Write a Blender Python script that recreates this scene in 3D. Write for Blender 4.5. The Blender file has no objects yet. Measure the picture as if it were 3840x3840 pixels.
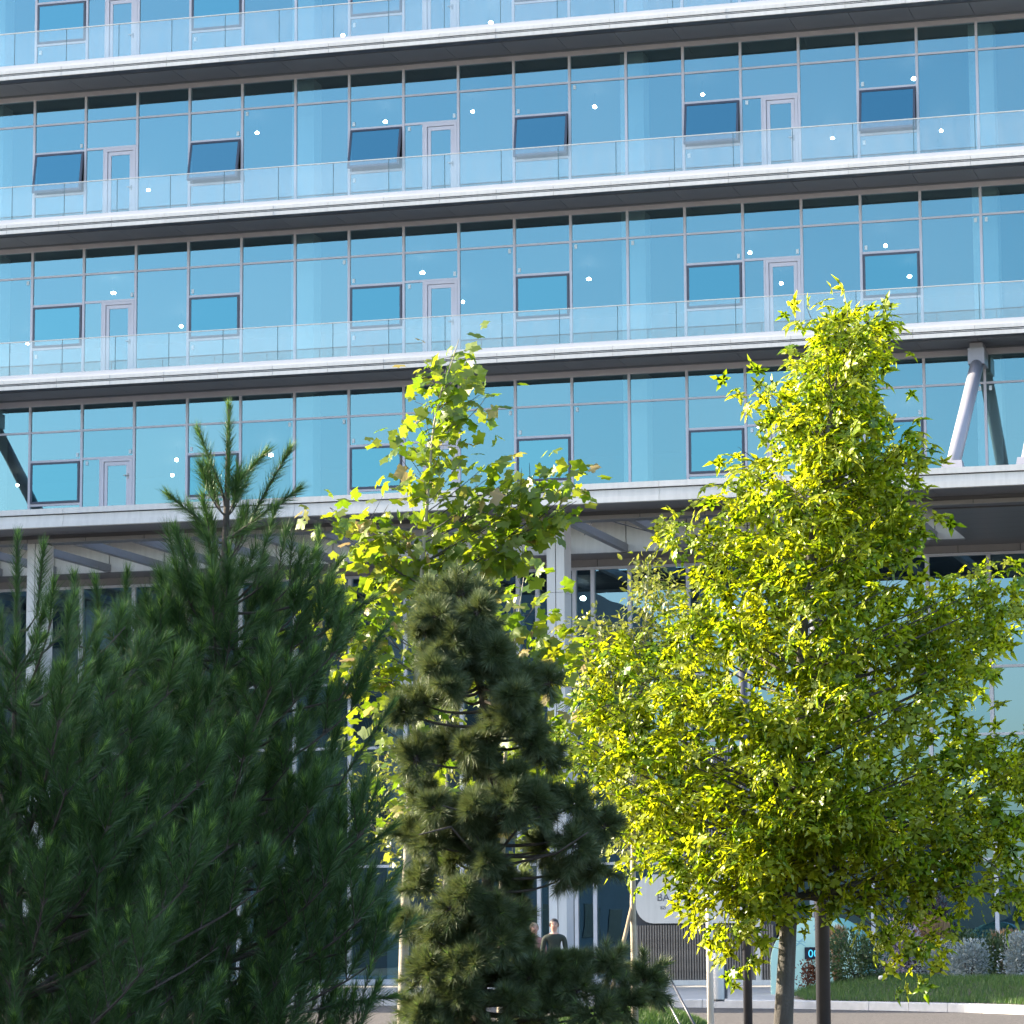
import bpy, math, random
import numpy as np
from mathutils import Vector, Matrix
random.seed(7); RNG = np.random.default_rng(11)
R = math.radians
SC = bpy.context.scene
COL = SC.collection

# ------------------------------------------------------------------ camera
CAM_LOC = np.array([23.3144, -76.9507, 1.15])
CAM_YAW, CAM_PITCH, CAM_ROLL, FPX = R(15.9021), R(7.70), R(-0.30), 11871.3
fw = np.array([-math.sin(CAM_YAW)*math.cos(CAM_PITCH), math.cos(CAM_YAW)*math.cos(CAM_PITCH), math.sin(CAM_PITCH)])
rt0 = np.array([math.cos(CAM_YAW), math.sin(CAM_YAW), 0.0]); up0 = np.cross(rt0, fw)
rt = rt0*math.cos(CAM_ROLL) + up0*math.sin(CAM_ROLL); up = -rt0*math.sin(CAM_ROLL) + up0*math.cos(CAM_ROLL)
cd = bpy.data.cameras.new('camera'); cam = bpy.data.objects.new('camera', cd); COL.objects.link(cam)
cd.sensor_width = 36.0; cd.lens = 36.0*FPX/3840.0; cd.clip_start = 0.5; cd.clip_end = 4000
M = Matrix(((rt[0], up[0], -fw[0], CAM_LOC[0]), (rt[1], up[1], -fw[1], CAM_LOC[1]), (rt[2], up[2], -fw[2], CAM_LOC[2]), (0, 0, 0, 1)))
cam.matrix_world = M
cd.dof.use_dof = True; cd.dof.focus_distance = 40.0; cd.dof.aperture_fstop = 11.0
SC.camera = cam

# ------------------------------------------------------------------ world, sun, exposure
SUN_EL, SUN_AZ = R(25.0), R(-92.6)          # azimuth from +Y, clockwise; the sun stands to the left and only grazes the facade
wd = bpy.data.worlds.new('World'); SC.world = wd; wd.use_nodes = True
sky = wd.node_tree.nodes.new('ShaderNodeTexSky'); sky.sky_type = 'NISHITA'; sky.sun_disc = False
sky.sun_elevation = SUN_EL; sky.sun_rotation = SUN_AZ; sky.altitude = 100; sky.air_density = 1.0; sky.dust_density = 2.2; sky.ozone_density = 1.2
bg = wd.node_tree.nodes['Background']; bg.inputs[1].default_value = 0.15
wd.node_tree.links.new(sky.outputs[0], bg.inputs[0])
sd = bpy.data.lights.new('sun', 'SUN'); sd.energy = 4.8; sd.angle = R(0.5); sd.color = (1.0, 0.86, 0.66)
sun = bpy.data.objects.new('sun', sd); COL.objects.link(sun)
sdir = Vector((math.sin(SUN_AZ)*math.cos(SUN_EL), math.cos(SUN_AZ)*math.cos(SUN_EL), math.sin(SUN_EL)))
sun.rotation_euler = sdir.to_track_quat('Z', 'Y').to_euler(); sun.location = (-60, -30, 60)
vs = SC.view_settings; vs.view_transform = 'Standard'; vs.look = 'None'; vs.gamma = 1.0; vs.use_curve_mapping = False
vs.exposure = 1.95
SC.cycles.use_denoising = True; SC.cycles.max_bounces = 10; SC.cycles.transparent_max_bounces = 16
SC.cycles.glossy_bounces = 4; SC.cycles.diffuse_bounces = 3; SC.cycles.transmission_bounces = 4
SC.cycles.sample_clamp_indirect = 6.0; SC.cycles.caustics_reflective = False; SC.cycles.caustics_refractive = False

def at(x, y, d):            # a point of the place seen at photograph position (x, y), d metres away along the view axis
    q = CAM_LOC + d*(fw + (x-1920)/FPX*rt - (y-1920)/FPX*up); return Vector(q)
def atY(x, y, Y):
    d = fw + (x-1920)/FPX*rt - (y-1920)/FPX*up; return Vector(CAM_LOC + (Y-CAM_LOC[1])/d[1]*d)
def atZ(x, y, Z):
    d = fw + (x-1920)/FPX*rt - (y-1920)/FPX*up; return Vector(CAM_LOC + (Z-CAM_LOC[2])/d[2]*d)

# ------------------------------------------------------------------ materials
def mat(name):
    m = bpy.data.materials.new(name); m.use_nodes = True; nt = m.node_tree; nt.nodes.clear()
    return m, nt, nt.nodes.new('ShaderNodeOutputMaterial')
def noise(nt, scale, detail=4, vec=None, rough=.6):
    n = nt.nodes.new('ShaderNodeTexNoise'); n.inputs['Scale'].default_value = scale; n.inputs['Detail'].default_value = detail; n.inputs['Roughness'].default_value = rough
    tc = nt.nodes.new('ShaderNodeTexCoord')
    nt.links.new(vec or tc.outputs['Object'], n.inputs['Vector']); return n
def ramp(nt, src, stops):
    r = nt.nodes.new('ShaderNodeValToRGB'); e = r.color_ramp.elements
    while len(e) < len(stops): e.new(0.5)
    for i, (p, c) in enumerate(stops): e[i].position = p; e[i].color = (*c, 1)
    nt.links.new(src, r.inputs[0]); return r
def principled(name, col, rough=.5, metal=0.0, spec=.5, var=.08, scale=3.0, bump=0.0, bscale=40.0, streak=False, per=0.0):
    m, nt, out = mat(name); b = nt.nodes.new('ShaderNodeBsdfPrincipled')
    b.inputs['Roughness'].default_value = rough; b.inputs['Metallic'].default_value = metal; b.inputs['Specular IOR Level'].default_value = spec
    vec = None
    if streak:
        tc = nt.nodes.new('ShaderNodeTexCoord'); mp = nt.nodes.new('ShaderNodeMapping'); mp.inputs['Scale'].default_value = (1.0, 1.0, .08)
        nt.links.new(tc.outputs['Object'], mp.inputs[0]); vec = mp.outputs[0]
    n = noise(nt, scale, 5, vec); c = np.array(col)
    r = ramp(nt, n.outputs[0], [(.3, tuple(np.clip(c*(1-var), 0, 1))), (.7, tuple(np.clip(c*(1+var), 0, 1)))])
    if per:
        oi = nt.nodes.new('ShaderNodeObjectInfo'); mr = nt.nodes.new('ShaderNodeMapRange'); mr.inputs['To Min'].default_value = 1-per; mr.inputs['To Max'].default_value = 1.0; nt.links.new(oi.outputs['Random'], mr.inputs[0])
        hs = nt.nodes.new('ShaderNodeHueSaturation'); nt.links.new(mr.outputs[0], hs.inputs['Value']); nt.links.new(r.outputs[0], hs.inputs['Color']); nt.links.new(hs.outputs[0], b.inputs['Base Color'])
    else: nt.links.new(r.outputs[0], b.inputs['Base Color'])
    if bump:
        n2 = noise(nt, bscale, 6); bp = nt.nodes.new('ShaderNodeBump'); bp.inputs['Strength'].default_value = bump; bp.inputs['Distance'].default_value = .02
        nt.links.new(n2.outputs[0], bp.inputs['Height']); nt.links.new(bp.outputs[0], b.inputs['Normal'])
    nt.links.new(b.outputs[0], out.inputs[0]); return m

def glass_mat(name, tint, trans, refl=.72, diffuse=0.0, dcol=(.6, .7, .72), rough=0.0):
    m, nt, out = mat(name)
    g = nt.nodes.new('ShaderNodeBsdfGlossy'); g.inputs['Roughness'].default_value = rough
    oi = nt.nodes.new('ShaderNodeObjectInfo'); rc = ramp(nt, oi.outputs['Random'], [(0, tuple(c*k for c, k in zip(tint, (.84, .92, .95)))), (1, tuple(min(1, c*k) for c, k in zip(tint, (1.16, 1.07, 1.04))))]); nt.links.new(rc.outputs[0], g.inputs['Color'])
    # rolled-sheet waviness: very slight
    n = noise(nt, .55, 2); bp = nt.nodes.new('ShaderNodeBump'); bp.inputs['Strength'].default_value = .09; bp.inputs['Distance'].default_value = .02
    nt.links.new(n.outputs[0], bp.inputs['Height']); nt.links.new(bp.outputs[0], g.inputs['Normal'])
    t = nt.nodes.new('ShaderNodeBsdfTransparent'); t.inputs[0].default_value = (*trans, 1)
    mx = nt.nodes.new('ShaderNodeMixShader'); mx.inputs[0].default_value = refl; tt = nt.nodes.new('ShaderNodeBsdfTransparent')
    nt.links.new(t.outputs[0], mx.inputs[1]); nt.links.new(g.outputs[0], mx.inputs[2]); last = mx
    if diffuse:
        d = nt.nodes.new('ShaderNodeBsdfDiffuse'); d.inputs[0].default_value = (*dcol, 1)
        tc2 = nt.nodes.new('ShaderNodeTexCoord'); mp2 = nt.nodes.new('ShaderNodeMapping'); mp2.inputs['Scale'].default_value = (5.0, 1.0, .7); nt.links.new(tc2.outputs['Object'], mp2.inputs[0]); mp2b = nt.nodes.new('ShaderNodeVectorMath'); mp2b.operation = 'ADD'; nt.links.new(mp2.outputs[0], mp2b.inputs[0]); nt.links.new(oi.outputs['Location'], mp2b.inputs[1])
        n2 = noise(nt, 1.3, 5, mp2b.outputs[0]); rr = nt.nodes.new('ShaderNodeMapRange'); rr.inputs['From Min'].default_value = .3; rr.inputs['From Max'].default_value = .75
        rr.inputs['To Min'].default_value = diffuse*.45; rr.inputs['To Max'].default_value = diffuse*1.5
        nt.links.new(n2.outputs[0], rr.inputs[0])
        m2 = nt.nodes.new('ShaderNodeMixShader'); nt.links.new(rr.outputs[0], m2.inputs[0])
        nt.links.new(mx.outputs[0], m2.inputs[1]); nt.links.new(d.outputs[0], m2.inputs[2]); last = m2
    geo = nt.nodes.new('ShaderNodeNewGeometry'); m3 = nt.nodes.new('ShaderNodeMixShader'); nt.links.new(geo.outputs['Backfacing'], m3.inputs[0])
    nt.links.new(last.outputs[0], m3.inputs[1]); nt.links.new(tt.outputs[0], m3.inputs[2]); nt.links.new(m3.outputs[0], out.inputs[0]); return m

def leaf_mat(name, a, b, ta, tb, trans=.45, gloss=.06, rough=.5, dry=None):
    """a,b: reflected colours; ta,tb: transmitted colours; each leaf takes a mix of its own"""
    m, nt, out = mat(name)
    geo = nt.nodes.new('ShaderNodeNewGeometry'); oi = nt.nodes.new('ShaderNodeObjectInfo')
    ad = nt.nodes.new('ShaderNodeMath'); ad.operation = 'ADD'; nt.links.new(geo.outputs['Random Per Island'], ad.inputs[0]); nt.links.new(oi.outputs['Random'], ad.inputs[1])
    fr = nt.nodes.new('ShaderNodeMath'); fr.operation = 'FRACT'; nt.links.new(ad.outputs[0], fr.inputs[0])
    stops1 = [(0, a), (.9, b)]; stops2 = [(0, ta), (.9, tb)]
    if dry: stops1.append((1.0, dry)); stops2.append((1.0, dry))
    r1 = ramp(nt, fr.outputs[0], stops1); r2 = ramp(nt, fr.outputs[0], stops2)
    d = nt.nodes.new('ShaderNodeBsdfDiffuse'); nt.links.new(r1.outputs[0], d.inputs[0])
    t = nt.nodes.new('ShaderNodeBsdfTranslucent'); nt.links.new(r2.outputs[0], t.inputs[0])
    g = nt.nodes.new('ShaderNodeBsdfGlossy'); g.inputs['Roughness'].default_value = rough; g.inputs[0].default_value = (.9, .95, .85, 1)
    m1 = nt.nodes.new('ShaderNodeMixShader'); m1.inputs[0].default_value = trans
    nt.links.new(d.outputs[0], m1.inputs[1]); nt.links.new(t.outputs[0], m1.inputs[2])
    m2 = nt.nodes.new('ShaderNodeMixShader'); m2.inputs[0].default_value = gloss
    nt.links.new(m1.outputs[0], m2.inputs[1]); nt.links.new(g.outputs[0], m2.inputs[2])
    nt.links.new(m2.outputs[0], out.inputs[0]); return m
def emit_mat(name, col, s):
    m, nt, out = mat(name); e = nt.nodes.new('ShaderNodeEmission'); e.inputs[0].default_value = (*col, 1); e.inputs[1].default_value = s
    nt.links.new(e.outputs[0], out.inputs[0]); return m

MT = {}
MT['white'] = principled('white_panel', (.665, .65, .62), .32, var=.07, scale=9, streak=True, per=.10)
MT['lav'] = principled('grey_upstand', (.60, .60, .63), .35, var=.04, scale=1.2)
MT['mull'] = principled('anodised_frame', (.54, .52, .57), .38, metal=.1, var=.05, scale=2)
MT['gmull'] = principled('white_frame', (.62, .63, .67), .35, var=.05, scale=2)
MT['sash'] = principled('dark_sash', (.055, .065, .10), .35, var=.1)
MT['soffit'] = principled('soffit_panel', (.165, .185, .215), .45, var=.05, scale=.7)
MT['soffdark'] = principled('soffit_edge_metal', (.10, .125, .17), .28, metal=.2, var=.06)
MT['groove'] = principled('joint_shadow_gap', (.04, .045, .055), .6)
MT['canopy'] = principled('canopy_soffit', (.13, .13, .14), .38, var=.06, scale=.6)
MT['canband'] = principled('canopy_beam', (.30, .285, .28), .42, var=.05)
MT['rafter'] = principled('rafter_metal', (.20, .21, .24), .4, var=.05)
MT['glass'] = glass_mat('facade_glass', (.212, .425, .50), (.62, .80, .82), .52, .034, (.55, .60, .62))
MT['sashglass'] = glass_mat('sash_glass', (.145, .395, .485), (.48, .66, .7), .53)
MT['gglass'] = glass_mat('lobby_glass', (.235, .40, .51), (.42, .62, .66), .52)
MT['rail'] = glass_mat('balustrade_glass', (.55, .60, .60), (.84, .95, .95), .20, .12, (.66, .72, .72))
MT['joint'] = principled('glass_edge', (.05, .11, .13), .3)
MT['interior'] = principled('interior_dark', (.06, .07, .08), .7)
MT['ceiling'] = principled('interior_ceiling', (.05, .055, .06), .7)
MT['icol'] = principled('interior_column_paint', (.78, .80, .80), .6, var=.03)
MT['steel'] = principled('strut_paint', (.31, .31, .35), .35, var=.05, bump=.05, bscale=8)
MT['lamp'] = emit_mat('lamp_light', (1.0, .93, .85), 16.0)
MT['sticker'] = principled('glass_sticker', (.62, .70, .74), .5)
MT['dark'] = principled('dark_metal', (.065, .068, .085), .42, metal=.2, var=.12, scale=6)
MT['lampmetal'] = principled('brushed_lamp', (.30, .29, .29), .3, metal=.7, var=.1)
MT['asphalt'] = principled('asphalt', (.088, .079, .072), .9, var=.6, scale=22, bump=.7, bscale=60)
MT['paving'] = principled('paving', (.44, .43, .41), .6, var=.12, scale=1.2, bump=.1, bscale=30)
MT['kerb'] = principled('kerb_concrete', (.48, .48, .48), .8, var=.14, scale=3, bump=.2)
MT['soil'] = principled('soil', (.06, .05, .035), .95, var=.4, scale=6)
MT['ground'] = principled('ground', (.13, .13, .10), .95, var=.3, scale=.5)
MT['bark'] = principled('grey_bark', (.10, .095, .09), .9, var=.45, scale=14, bump=.9, bscale=34, streak=True)
MT['palebark'] = principled('pale_bark', (.40, .36, .29), .85, var=.28, scale=7, bump=.3, bscale=24)
MT['pinebark'] = principled('pine_bark', (.085, .07, .06), .9, var=.4, scale=12, bump=.8, bscale=26)
MT['needle'] = leaf_mat('pine_needles', (.024, .072, .020), (.085, .165, .050), (.03, .09, .012), (.08, .17, .025), .3, .05, .45)
MT['needle2'] = leaf_mat('grey_green_pine_needles', (.048, .088, .038), (.14, .18, .078), (.08, .13, .03), (.17, .19, .05), .3, .05, .45)
MT['candle'] = leaf_mat('young_pine_needles', (.15, .30, .06), (.27, .43, .10), (.14, .26, .04), (.26, .4, .06), .35, .04)
MT['star'] = leaf_mat('star_leaves', (.12, .23, .012), (.37, .42, .034), (.28, .45, .005), (.74, .76, .012), .58, .035, .36)
MT['plane'] = leaf_mat('plane_leaves', (.075, .145, .022), (.18, .225, .045), (.18, .33, .008), (.40, .47, .016), .52, .04, .42, dry=(.42, .30, .14))
MT['small'] = leaf_mat('small_leaves', (.10, .14, .03), (.20, .22, .06), (.17, .23, .015), (.33, .34, .04), .46, .05, .4)
MT['bush'] = leaf_mat('bush_leaves', (.025, .055, .02), (.06, .105, .035), (.04, .08, .01), (.07, .12, .02), .3, .05)
MT['silver'] = leaf_mat('silver_leaves', (.24, .28, .28), (.42, .46, .45), (.1, .13, .11), (.16, .2, .16), .2, .03)
MT['tan'] = leaf_mat('dry_grass_plumes', (.26, .17, .09), (.42, .29, .17), (.2, .13, .06), (.3, .2, .1), .35, .02)
MT['red'] = leaf_mat('red_leaves', (.10, .03, .02), (.17, .06, .03), (.1, .03, .01), (.2, .05, .02), .3, .03)
MT['purple'] = leaf_mat('purple_leaves', (.025, .02, .035), (.06, .04, .06), (.03, .01, .02), (.05, .02, .03), .25, .05)
MT['flower'] = leaf_mat('pale_flowers', (.30, .24, .28), (.5, .42, .45), (.2, .15, .2), (.3, .2, .3), .25, .02)
MT['grass'] = leaf_mat('grass_blades', (.03, .085, .014), (.075, .15, .03), (.05, .12, .01), (.11, .2, .02), .35, .04)
MT['mint'] = principled('mint_paint', (.58, .84, .70), .45, var=.03, scale=.6)
MT['teal'] = principled('teal_paint', (.22, .48, .46), .45, var=.03, scale=.6)
MT['screen'] = principled('screen_black', (.02, .025, .045), .2)
MT['digits'] = emit_mat('display_digits', (.08, .62, 1.0), 0.42)
MT['letter'] = principled('letter_grey', (.11, .11, .12), .5)
MT['letterblue'] = principled('letter_blue', (.20, .42, .55), .5)
MT['bronze'] = principled('bronze_slat', (.22, .195, .175), .38, metal=.35, var=.2, scale=5)
MT['ribs'] = principled('grey_rib', (.21, .21, .23), .45, metal=.2, var=.1)
MT['skin'] = principled('skin', (.50, .29, .22), .5, var=.06, scale=9)
MT['hair'] = principled('hair', (.025, .018, .014), .5)
MT['cloth'] = principled('dark_cloth', (.028, .036, .026), .85, var=.2, scale=9)
MT['cloth2'] = principled('rose_cloth', (.36, .17, .15), .85, var=.35, scale=7)
MT['trousers'] = principled('trouser_cloth', (.05, .055, .08), .85)
MT['eye'] = principled('eye_white', (.6, .58, .55), .3)
MT['wood'] = principled('stake_wood', (.32, .24, .16), .8, var=.25, scale=8)
MT['hill'] = principled('far_hill', (.05, .065, .055), 1.0, var=.4, scale=.05)
MT['stone'] = principled('unseen_wall_stone', (.23, .22, .21), .8, var=.1, scale=.4)
MT['nglass'] = principled('shade_block_glass', (.03, .04, .05), .15)

# ------------------------------------------------------------------ mesh helpers
CUBE_V = np.array([(-.5, -.5, -.5), (.5, -.5, -.5), (.5, .5, -.5), (-.5, .5, -.5), (-.5, -.5, .5), (.5, -.5, .5), (.5, .5, .5), (-.5, .5, .5)])
CUBE_F = [(0, 3, 2, 1), (4, 5, 6, 7), (0, 1, 5, 4), (1, 2, 6, 5), (2, 3, 7, 6), (3, 0, 4, 7)]
class MB:
    def __init__(s): s.v = []; s.f = []; s.m = []; s.n = 0
    def add(s, v, f, mi=0):
        s.v.append(np.asarray(v, float)); s.f += [tuple(i+s.n for i in q) for q in f]; s.m += [mi]*len(f); s.n += len(v)
    def box(s, x0, x1, y0, y1, z0, z1, mi=0):
        s.add(CUBE_V*np.array([x1-x0, y1-y0, z1-z0]) + np.array([(x0+x1)/2, (y0+y1)/2, (z0+z1)/2]), CUBE_F, mi)
    def tube(s, pts, rads, n=8, mi=0, cap=True):
        pts = [np.array(p, float) for p in pts]; base = []; V = []
        for i, p in enumerate(pts):
            d = pts[min(i+1, len(pts)-1)] - pts[max(i-1, 0)]; d = d/(np.linalg.norm(d)+1e-9)
            a = np.cross(d, (0, 0, 1.0) if abs(d[2]) < .9 else (1.0, 0, 0)); a /= np.linalg.norm(a); b = np.cross(d, a)
            for k in range(n):
                t = 2*math.pi*k/n; V.append(p + rads[i]*(a*math.cos(t)+b*math.sin(t)))
        F = [(i*n+k, i*n+(k+1) % n, (i+1)*n+(k+1) % n, (i+1)*n+k) for i in range(len(pts)-1) for k in range(n)]
        if cap: F += [tuple(range(n))[::-1], tuple((len(pts)-1)*n+k for k in range(n))]
        s.add(V, F, mi)
    def lathe(s, prof, c, n=20, mi=0):
        V = [(c[0]+r*math.cos(2*math.pi*k/n), c[1]+r*math.sin(2*math.pi*k/n), c[2]+z) for r, z in prof for k in range(n)]
        F = [(i*n+k, i*n+(k+1) % n, (i+1)*n+(k+1) % n, (i+1)*n+k) for i in range(len(prof)-1) for k in range(n)]
        F += [tuple(range(n))[::-1], tuple((len(prof)-1)*n+k for k in range(n))]
        s.add(V, F, mi)
    def mesh(s, name, mats, smooth=False):
        me = bpy.data.meshes.new(name); v = np.concatenate(s.v) if s.v else np.zeros((0, 3))
        me.from_pydata([tuple(p) for p in v], [], s.f)
        for m in (mats if isinstance(mats, list) else [mats]): me.materials.append(MT[m])
        if len(set(s.m)) > 1: me.polygons.foreach_set('material_index', s.m)
        if smooth: me.polygons.foreach_set('use_smooth', [True]*len(s.f))
        me.update(); return me
    def build(s, name, mats, parent=None, smooth=False, loc=None):
        return put(name, s.mesh(name, mats, smooth), parent, loc)
def put(name, me, parent=None, loc=None, rot=None):
    o = bpy.data.objects.new(name, me); COL.objects.link(o)
    if parent: o.parent = parent
    if loc is not None: o.location = loc
    if rot is not None: o.rotation_euler = rot
    return o
def tag(o, label=None, cat=None, group=None, kind=None):
    if label: o['label'] = label
    if cat: o['category'] = cat
    if group: o['group'] = group
    if kind: o['kind'] = kind
    return o
def empty(name, loc=(0, 0, 0)): return put(name, None, None, loc)
_cache = {}
def boxmesh(name, sx, sy, sz, m):
    k = (name, round(sx, 4), round(sy, 4), round(sz, 4), m)
    if k not in _cache:
        b = MB(); b.box(-sx/2, sx/2, -sy/2, sy/2, -sz/2, sz/2); _cache[k] = b.mesh(name, m)
    return _cache[k]
def pbox(name, x0, x1, y0, y1, z0, z1, m, parent, jig=0.0):
    o = put(name, boxmesh(name, x1-x0, y1-y0, z1-z0, m), parent, ((x0+x1)/2, (y0+y1)/2, (z0+z1)/2))
    if jig: o.rotation_euler = (R(random.uniform(-jig, jig)), 0, R(random.uniform(-jig, jig)))
    return o
def tris_mesh(name, V, F, m, smooth=False):
    """fast mesh from numpy: V (n,3), F (k,3)"""
    me = bpy.data.meshes.new(name); V = np.asarray(V, np.float32); F = np.asarray(F, np.int32)
    me.vertices.add(len(V)); me.vertices.foreach_set('co', V.ravel())
    me.loops.add(F.size); me.loops.foreach_set('vertex_index', F.ravel())
    me.polygons.add(len(F)); me.polygons.foreach_set('loop_start', np.arange(0, F.size, 3, dtype=np.int32))
    for mm in (m if isinstance(m, list) else [m]): me.materials.append(MT[mm])
    me.update(calc_edges=True); me.validate()
    if smooth: me.polygons.foreach_set('use_smooth', np.ones(len(F), bool))
    return me

# ------------------------------------------------------------------ ground
def sheet(name, pts, z, m, thick=None):
    b = MB(); n = len(pts); b.add([(p[0], p[1], z) for p in pts], [tuple(range(n))]); o = b.build(name, m); return tag(o, kind='structure')
sheet('ground', [(-2500, -2500), (2500, -2500), (2500, 2500), (-2500, 2500)], -.30, 'ground')
sheet('road', [(-90, -60), (90, -60), (90, -8), (-90, -8)], -.15, 'asphalt')
KERB = [(-60, -13.2), (-20, -13.6), (0, -14.8), (6, -15.9), (10.0, -17.0), (12.3, -18.2), (15.4, -20.6), (16.8, -22.4), (18.2, -24.6), (20, -27.2), (23, -30), (40, -33), (70, -34)]
def resample(P, step):
    P = [np.array(p, float) for p in P]; out = [P[0]]; 
    for a, b in zip(P[:-1], P[1:]):
        n = max(1, int(np.linalg.norm(b-a)/step)); out += [a+(b-a)*(i+1)/n for i in range(n)]
    return out
ks = resample(KERB, .25)
sm = [ks[0]] + [sum(ks[max(0, i-4):i+5])/len(ks[max(0, i-4):i+5]) for i in range(1, len(ks)-1)] + [ks[-1]]
b = MB(); V = [(p[0], p[1]+.14, 0) for p in sm] + [(p[0], 30, 0) for p in sm]; n = len(sm)
b.add(V, [(i, i+1, n+i+1, n+i) for i in range(n-1)]); tag(b.build('plaza_pavement', 'paving'), kind='structure')
# kerb, stone by stone where it is seen
kerb = None
def kerb_piece(P):
    b = MB(); V = []; 
    for i, p in enumerate(P):
        d = P[min(i+1, len(P)-1)]-P[max(i-1, 0)]; d /= np.linalg.norm(d); nn = np.array([-d[1], d[0]])
        q = p+nn*.15; V += [(p[0], p[1], -.3), (p[0]+nn[0]*.012, p[1]+nn[1]*.012, -.012), (p[0]+nn[0]*.03, p[1]+nn[1]*.03, .006), (q[0], q[1], .006), (q[0], q[1], -.3)]
    F = [(i*5+j, (i+1)*5+j, (i+1)*5+j+1, i*5+j+1) for i in range(len(P)-1) for j in range(4)] + [(0, 1, 2, 3, 4), tuple((len(P)-1)*5+j for j in (4, 3, 2, 1, 0))]
    b.add(V, F); return b
far = [p for p in sm if p[0] < -6]; kerb = tag(kerb_piece(far).build('kerb', 'kerb'), kind='structure')
near = [p for p in sm if -6 <= p[0] <= 24]
for i in range(0, len(near)-4, 4):
    seg = [q.copy() for q in near[i:i+5]]; seg[0] = seg[0]+(seg[1]-seg[0])*.03; seg[-1] = seg[-1]+(seg[-2]-seg[-1])*.03
    kerb_piece(seg).build('kerb_stone', 'kerb', kerb)
kerb_piece([p for p in sm if p[0] > 24]).build('kerb_stone', 'kerb', kerb)

def grass_on(name, pts, n, hmin, hmax, mound, label, kind='stuff'):
    """blades on a mound inside polygon pts; mound(x,y) gives z"""
    P = np.array(pts); lo = P.min(0); hi = P.max(0)
    def inside(x, y):
        c = np.zeros(len(x), bool); j = len(P)-1
        for i in range(len(P)):
            xi, yi = P[i]; xj, yj = P[j]
            c ^= ((yi > y) != (yj > y)) & (x < (xj-xi)*(y-yi)/(yj-yi+1e-12)+xi); j = i
        return c
    X = RNG.uniform(lo[0], hi[0], n*3); Y = RNG.uniform(lo[1], hi[1], n*3); k = inside(X, Y); X = X[k][:n]; Y = Y[k][:n]
    Z = np.array([mound(x, y) for x, y in zip(X, Y)]); m = len(X); h = RNG.uniform(hmin, hmax, m); a = RNG.uniform(0, 6.28, m)
    ld = RNG.normal(0, .35, (m, 2))*h[:, None]; w = .007
    V = np.stack([np.stack([X-w*np.cos(a), Y-w*np.sin(a), Z-.01], 1), np.stack([X+w*np.cos(a), Y+w*np.sin(a), Z-.01], 1), np.stack([X+ld[:, 0], Y+ld[:, 1], Z+h], 1)], 1).reshape(-1, 3)
    o = put(name, tris_mesh(name, V, np.arange(m*3).reshape(-1, 3), 'grass')); return tag(o, label, 'grass', kind=kind)
def mound_sheet(name, pts, mound, m, step=.35):
    P = np.array(pts); c = P.mean(0); b = MB(); rings = 8; V = [(c[0], c[1], mound(*c))]; n = len(P)
    for r in range(1, rings+1):
        for p in P: q = c+(p-c)*r/rings; V.append((q[0], q[1], mound(*q)))
    F = [(0, 1+i, 1+(i+1) % n) for i in range(n)] + [(1+(r-1)*n+i, 1+r*n+i, 1+r*n+(i+1) % n, 1+(r-1)*n+(i+1) % n) for r in range(1, rings) for i in range(n)]
    b.add(V, F); return tag(b.build(name, m), kind='structure')
# planting bed with lawn in front of the building, right of the paved entrance
def bed_edge():
    e = [p for p in sm if 11.9 < p[0] < 24]; return [(p[0]+.10, p[1]+.22) for p in e[::3]]
be = bed_edge()
BED = be + [(26, -26), (27, -6), (16, -1.5), (11.2, -3.2), (10.4, -7.5), (10.9, -12.0), (11.4, -15.5)]
def edge_y(x): return np.interp(x, [p[0] for p in be], [p[1] for p in be])
def bed_z(x, y):
    t = min(max((y-edge_y(x))/5.0, 0), 1); return .012+.34*t*t*(3-2*t)*min(max((x-10.6)/2.0, 0), 1)
mound_sheet('planting_bed', BED, bed_z, 'soil')
LAWN = be + [(20, -21), (18, -18.5), (16, -15), (13.8, -11.5), (11.3, -11.0), (11.4, -15.5)]
grass_on('lawn', LAWN, 42000, .06, .13, bed_z, 'short mown green lawn strip behind the pale kerb')
# small grass island by the staked tree, on the near side of the road
g0 = atZ(2480, 3850, -.15); ISL = [(g0.x+1.15*math.cos(t)-.25, g0.y+1.6*math.sin(t)-1.0) for t in np.linspace(0, 2*math.pi, 24, endpoint=False)]
def isl_z(x, y):
    q = ((x-g0.x+.25)/1.15)**2+((y-g0.y+1.0)/1.6)**2; return -.14+.30*max(0, 1-q)
mound_sheet('tree_island', ISL, isl_z, 'soil')
grass_on('island_grass', ISL, 15000, .05, .11, isl_z, 'sunlit bright green grass mound at the roadside')
# near verge under the foreground trees
NV = [(-10, -75), (45, -75), (45, -34.6), (24, -35.2), (14, -35.8), (2, -35.0), (-10, -34.5)]
sheet('verge', NV, -.142, 'soil')
nk = resample([(-10, -34.4), (2, -34.9), (14, -35.7), (24, -35.1), (45, -34.5)], .5)
b = kerb_piece([np.array([p[0], p[1]]) for p in nk[::-1]]); o = b.build('verge_kerb', 'kerb'); tag(o, kind='structure'); o.location.z = -.06

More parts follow.
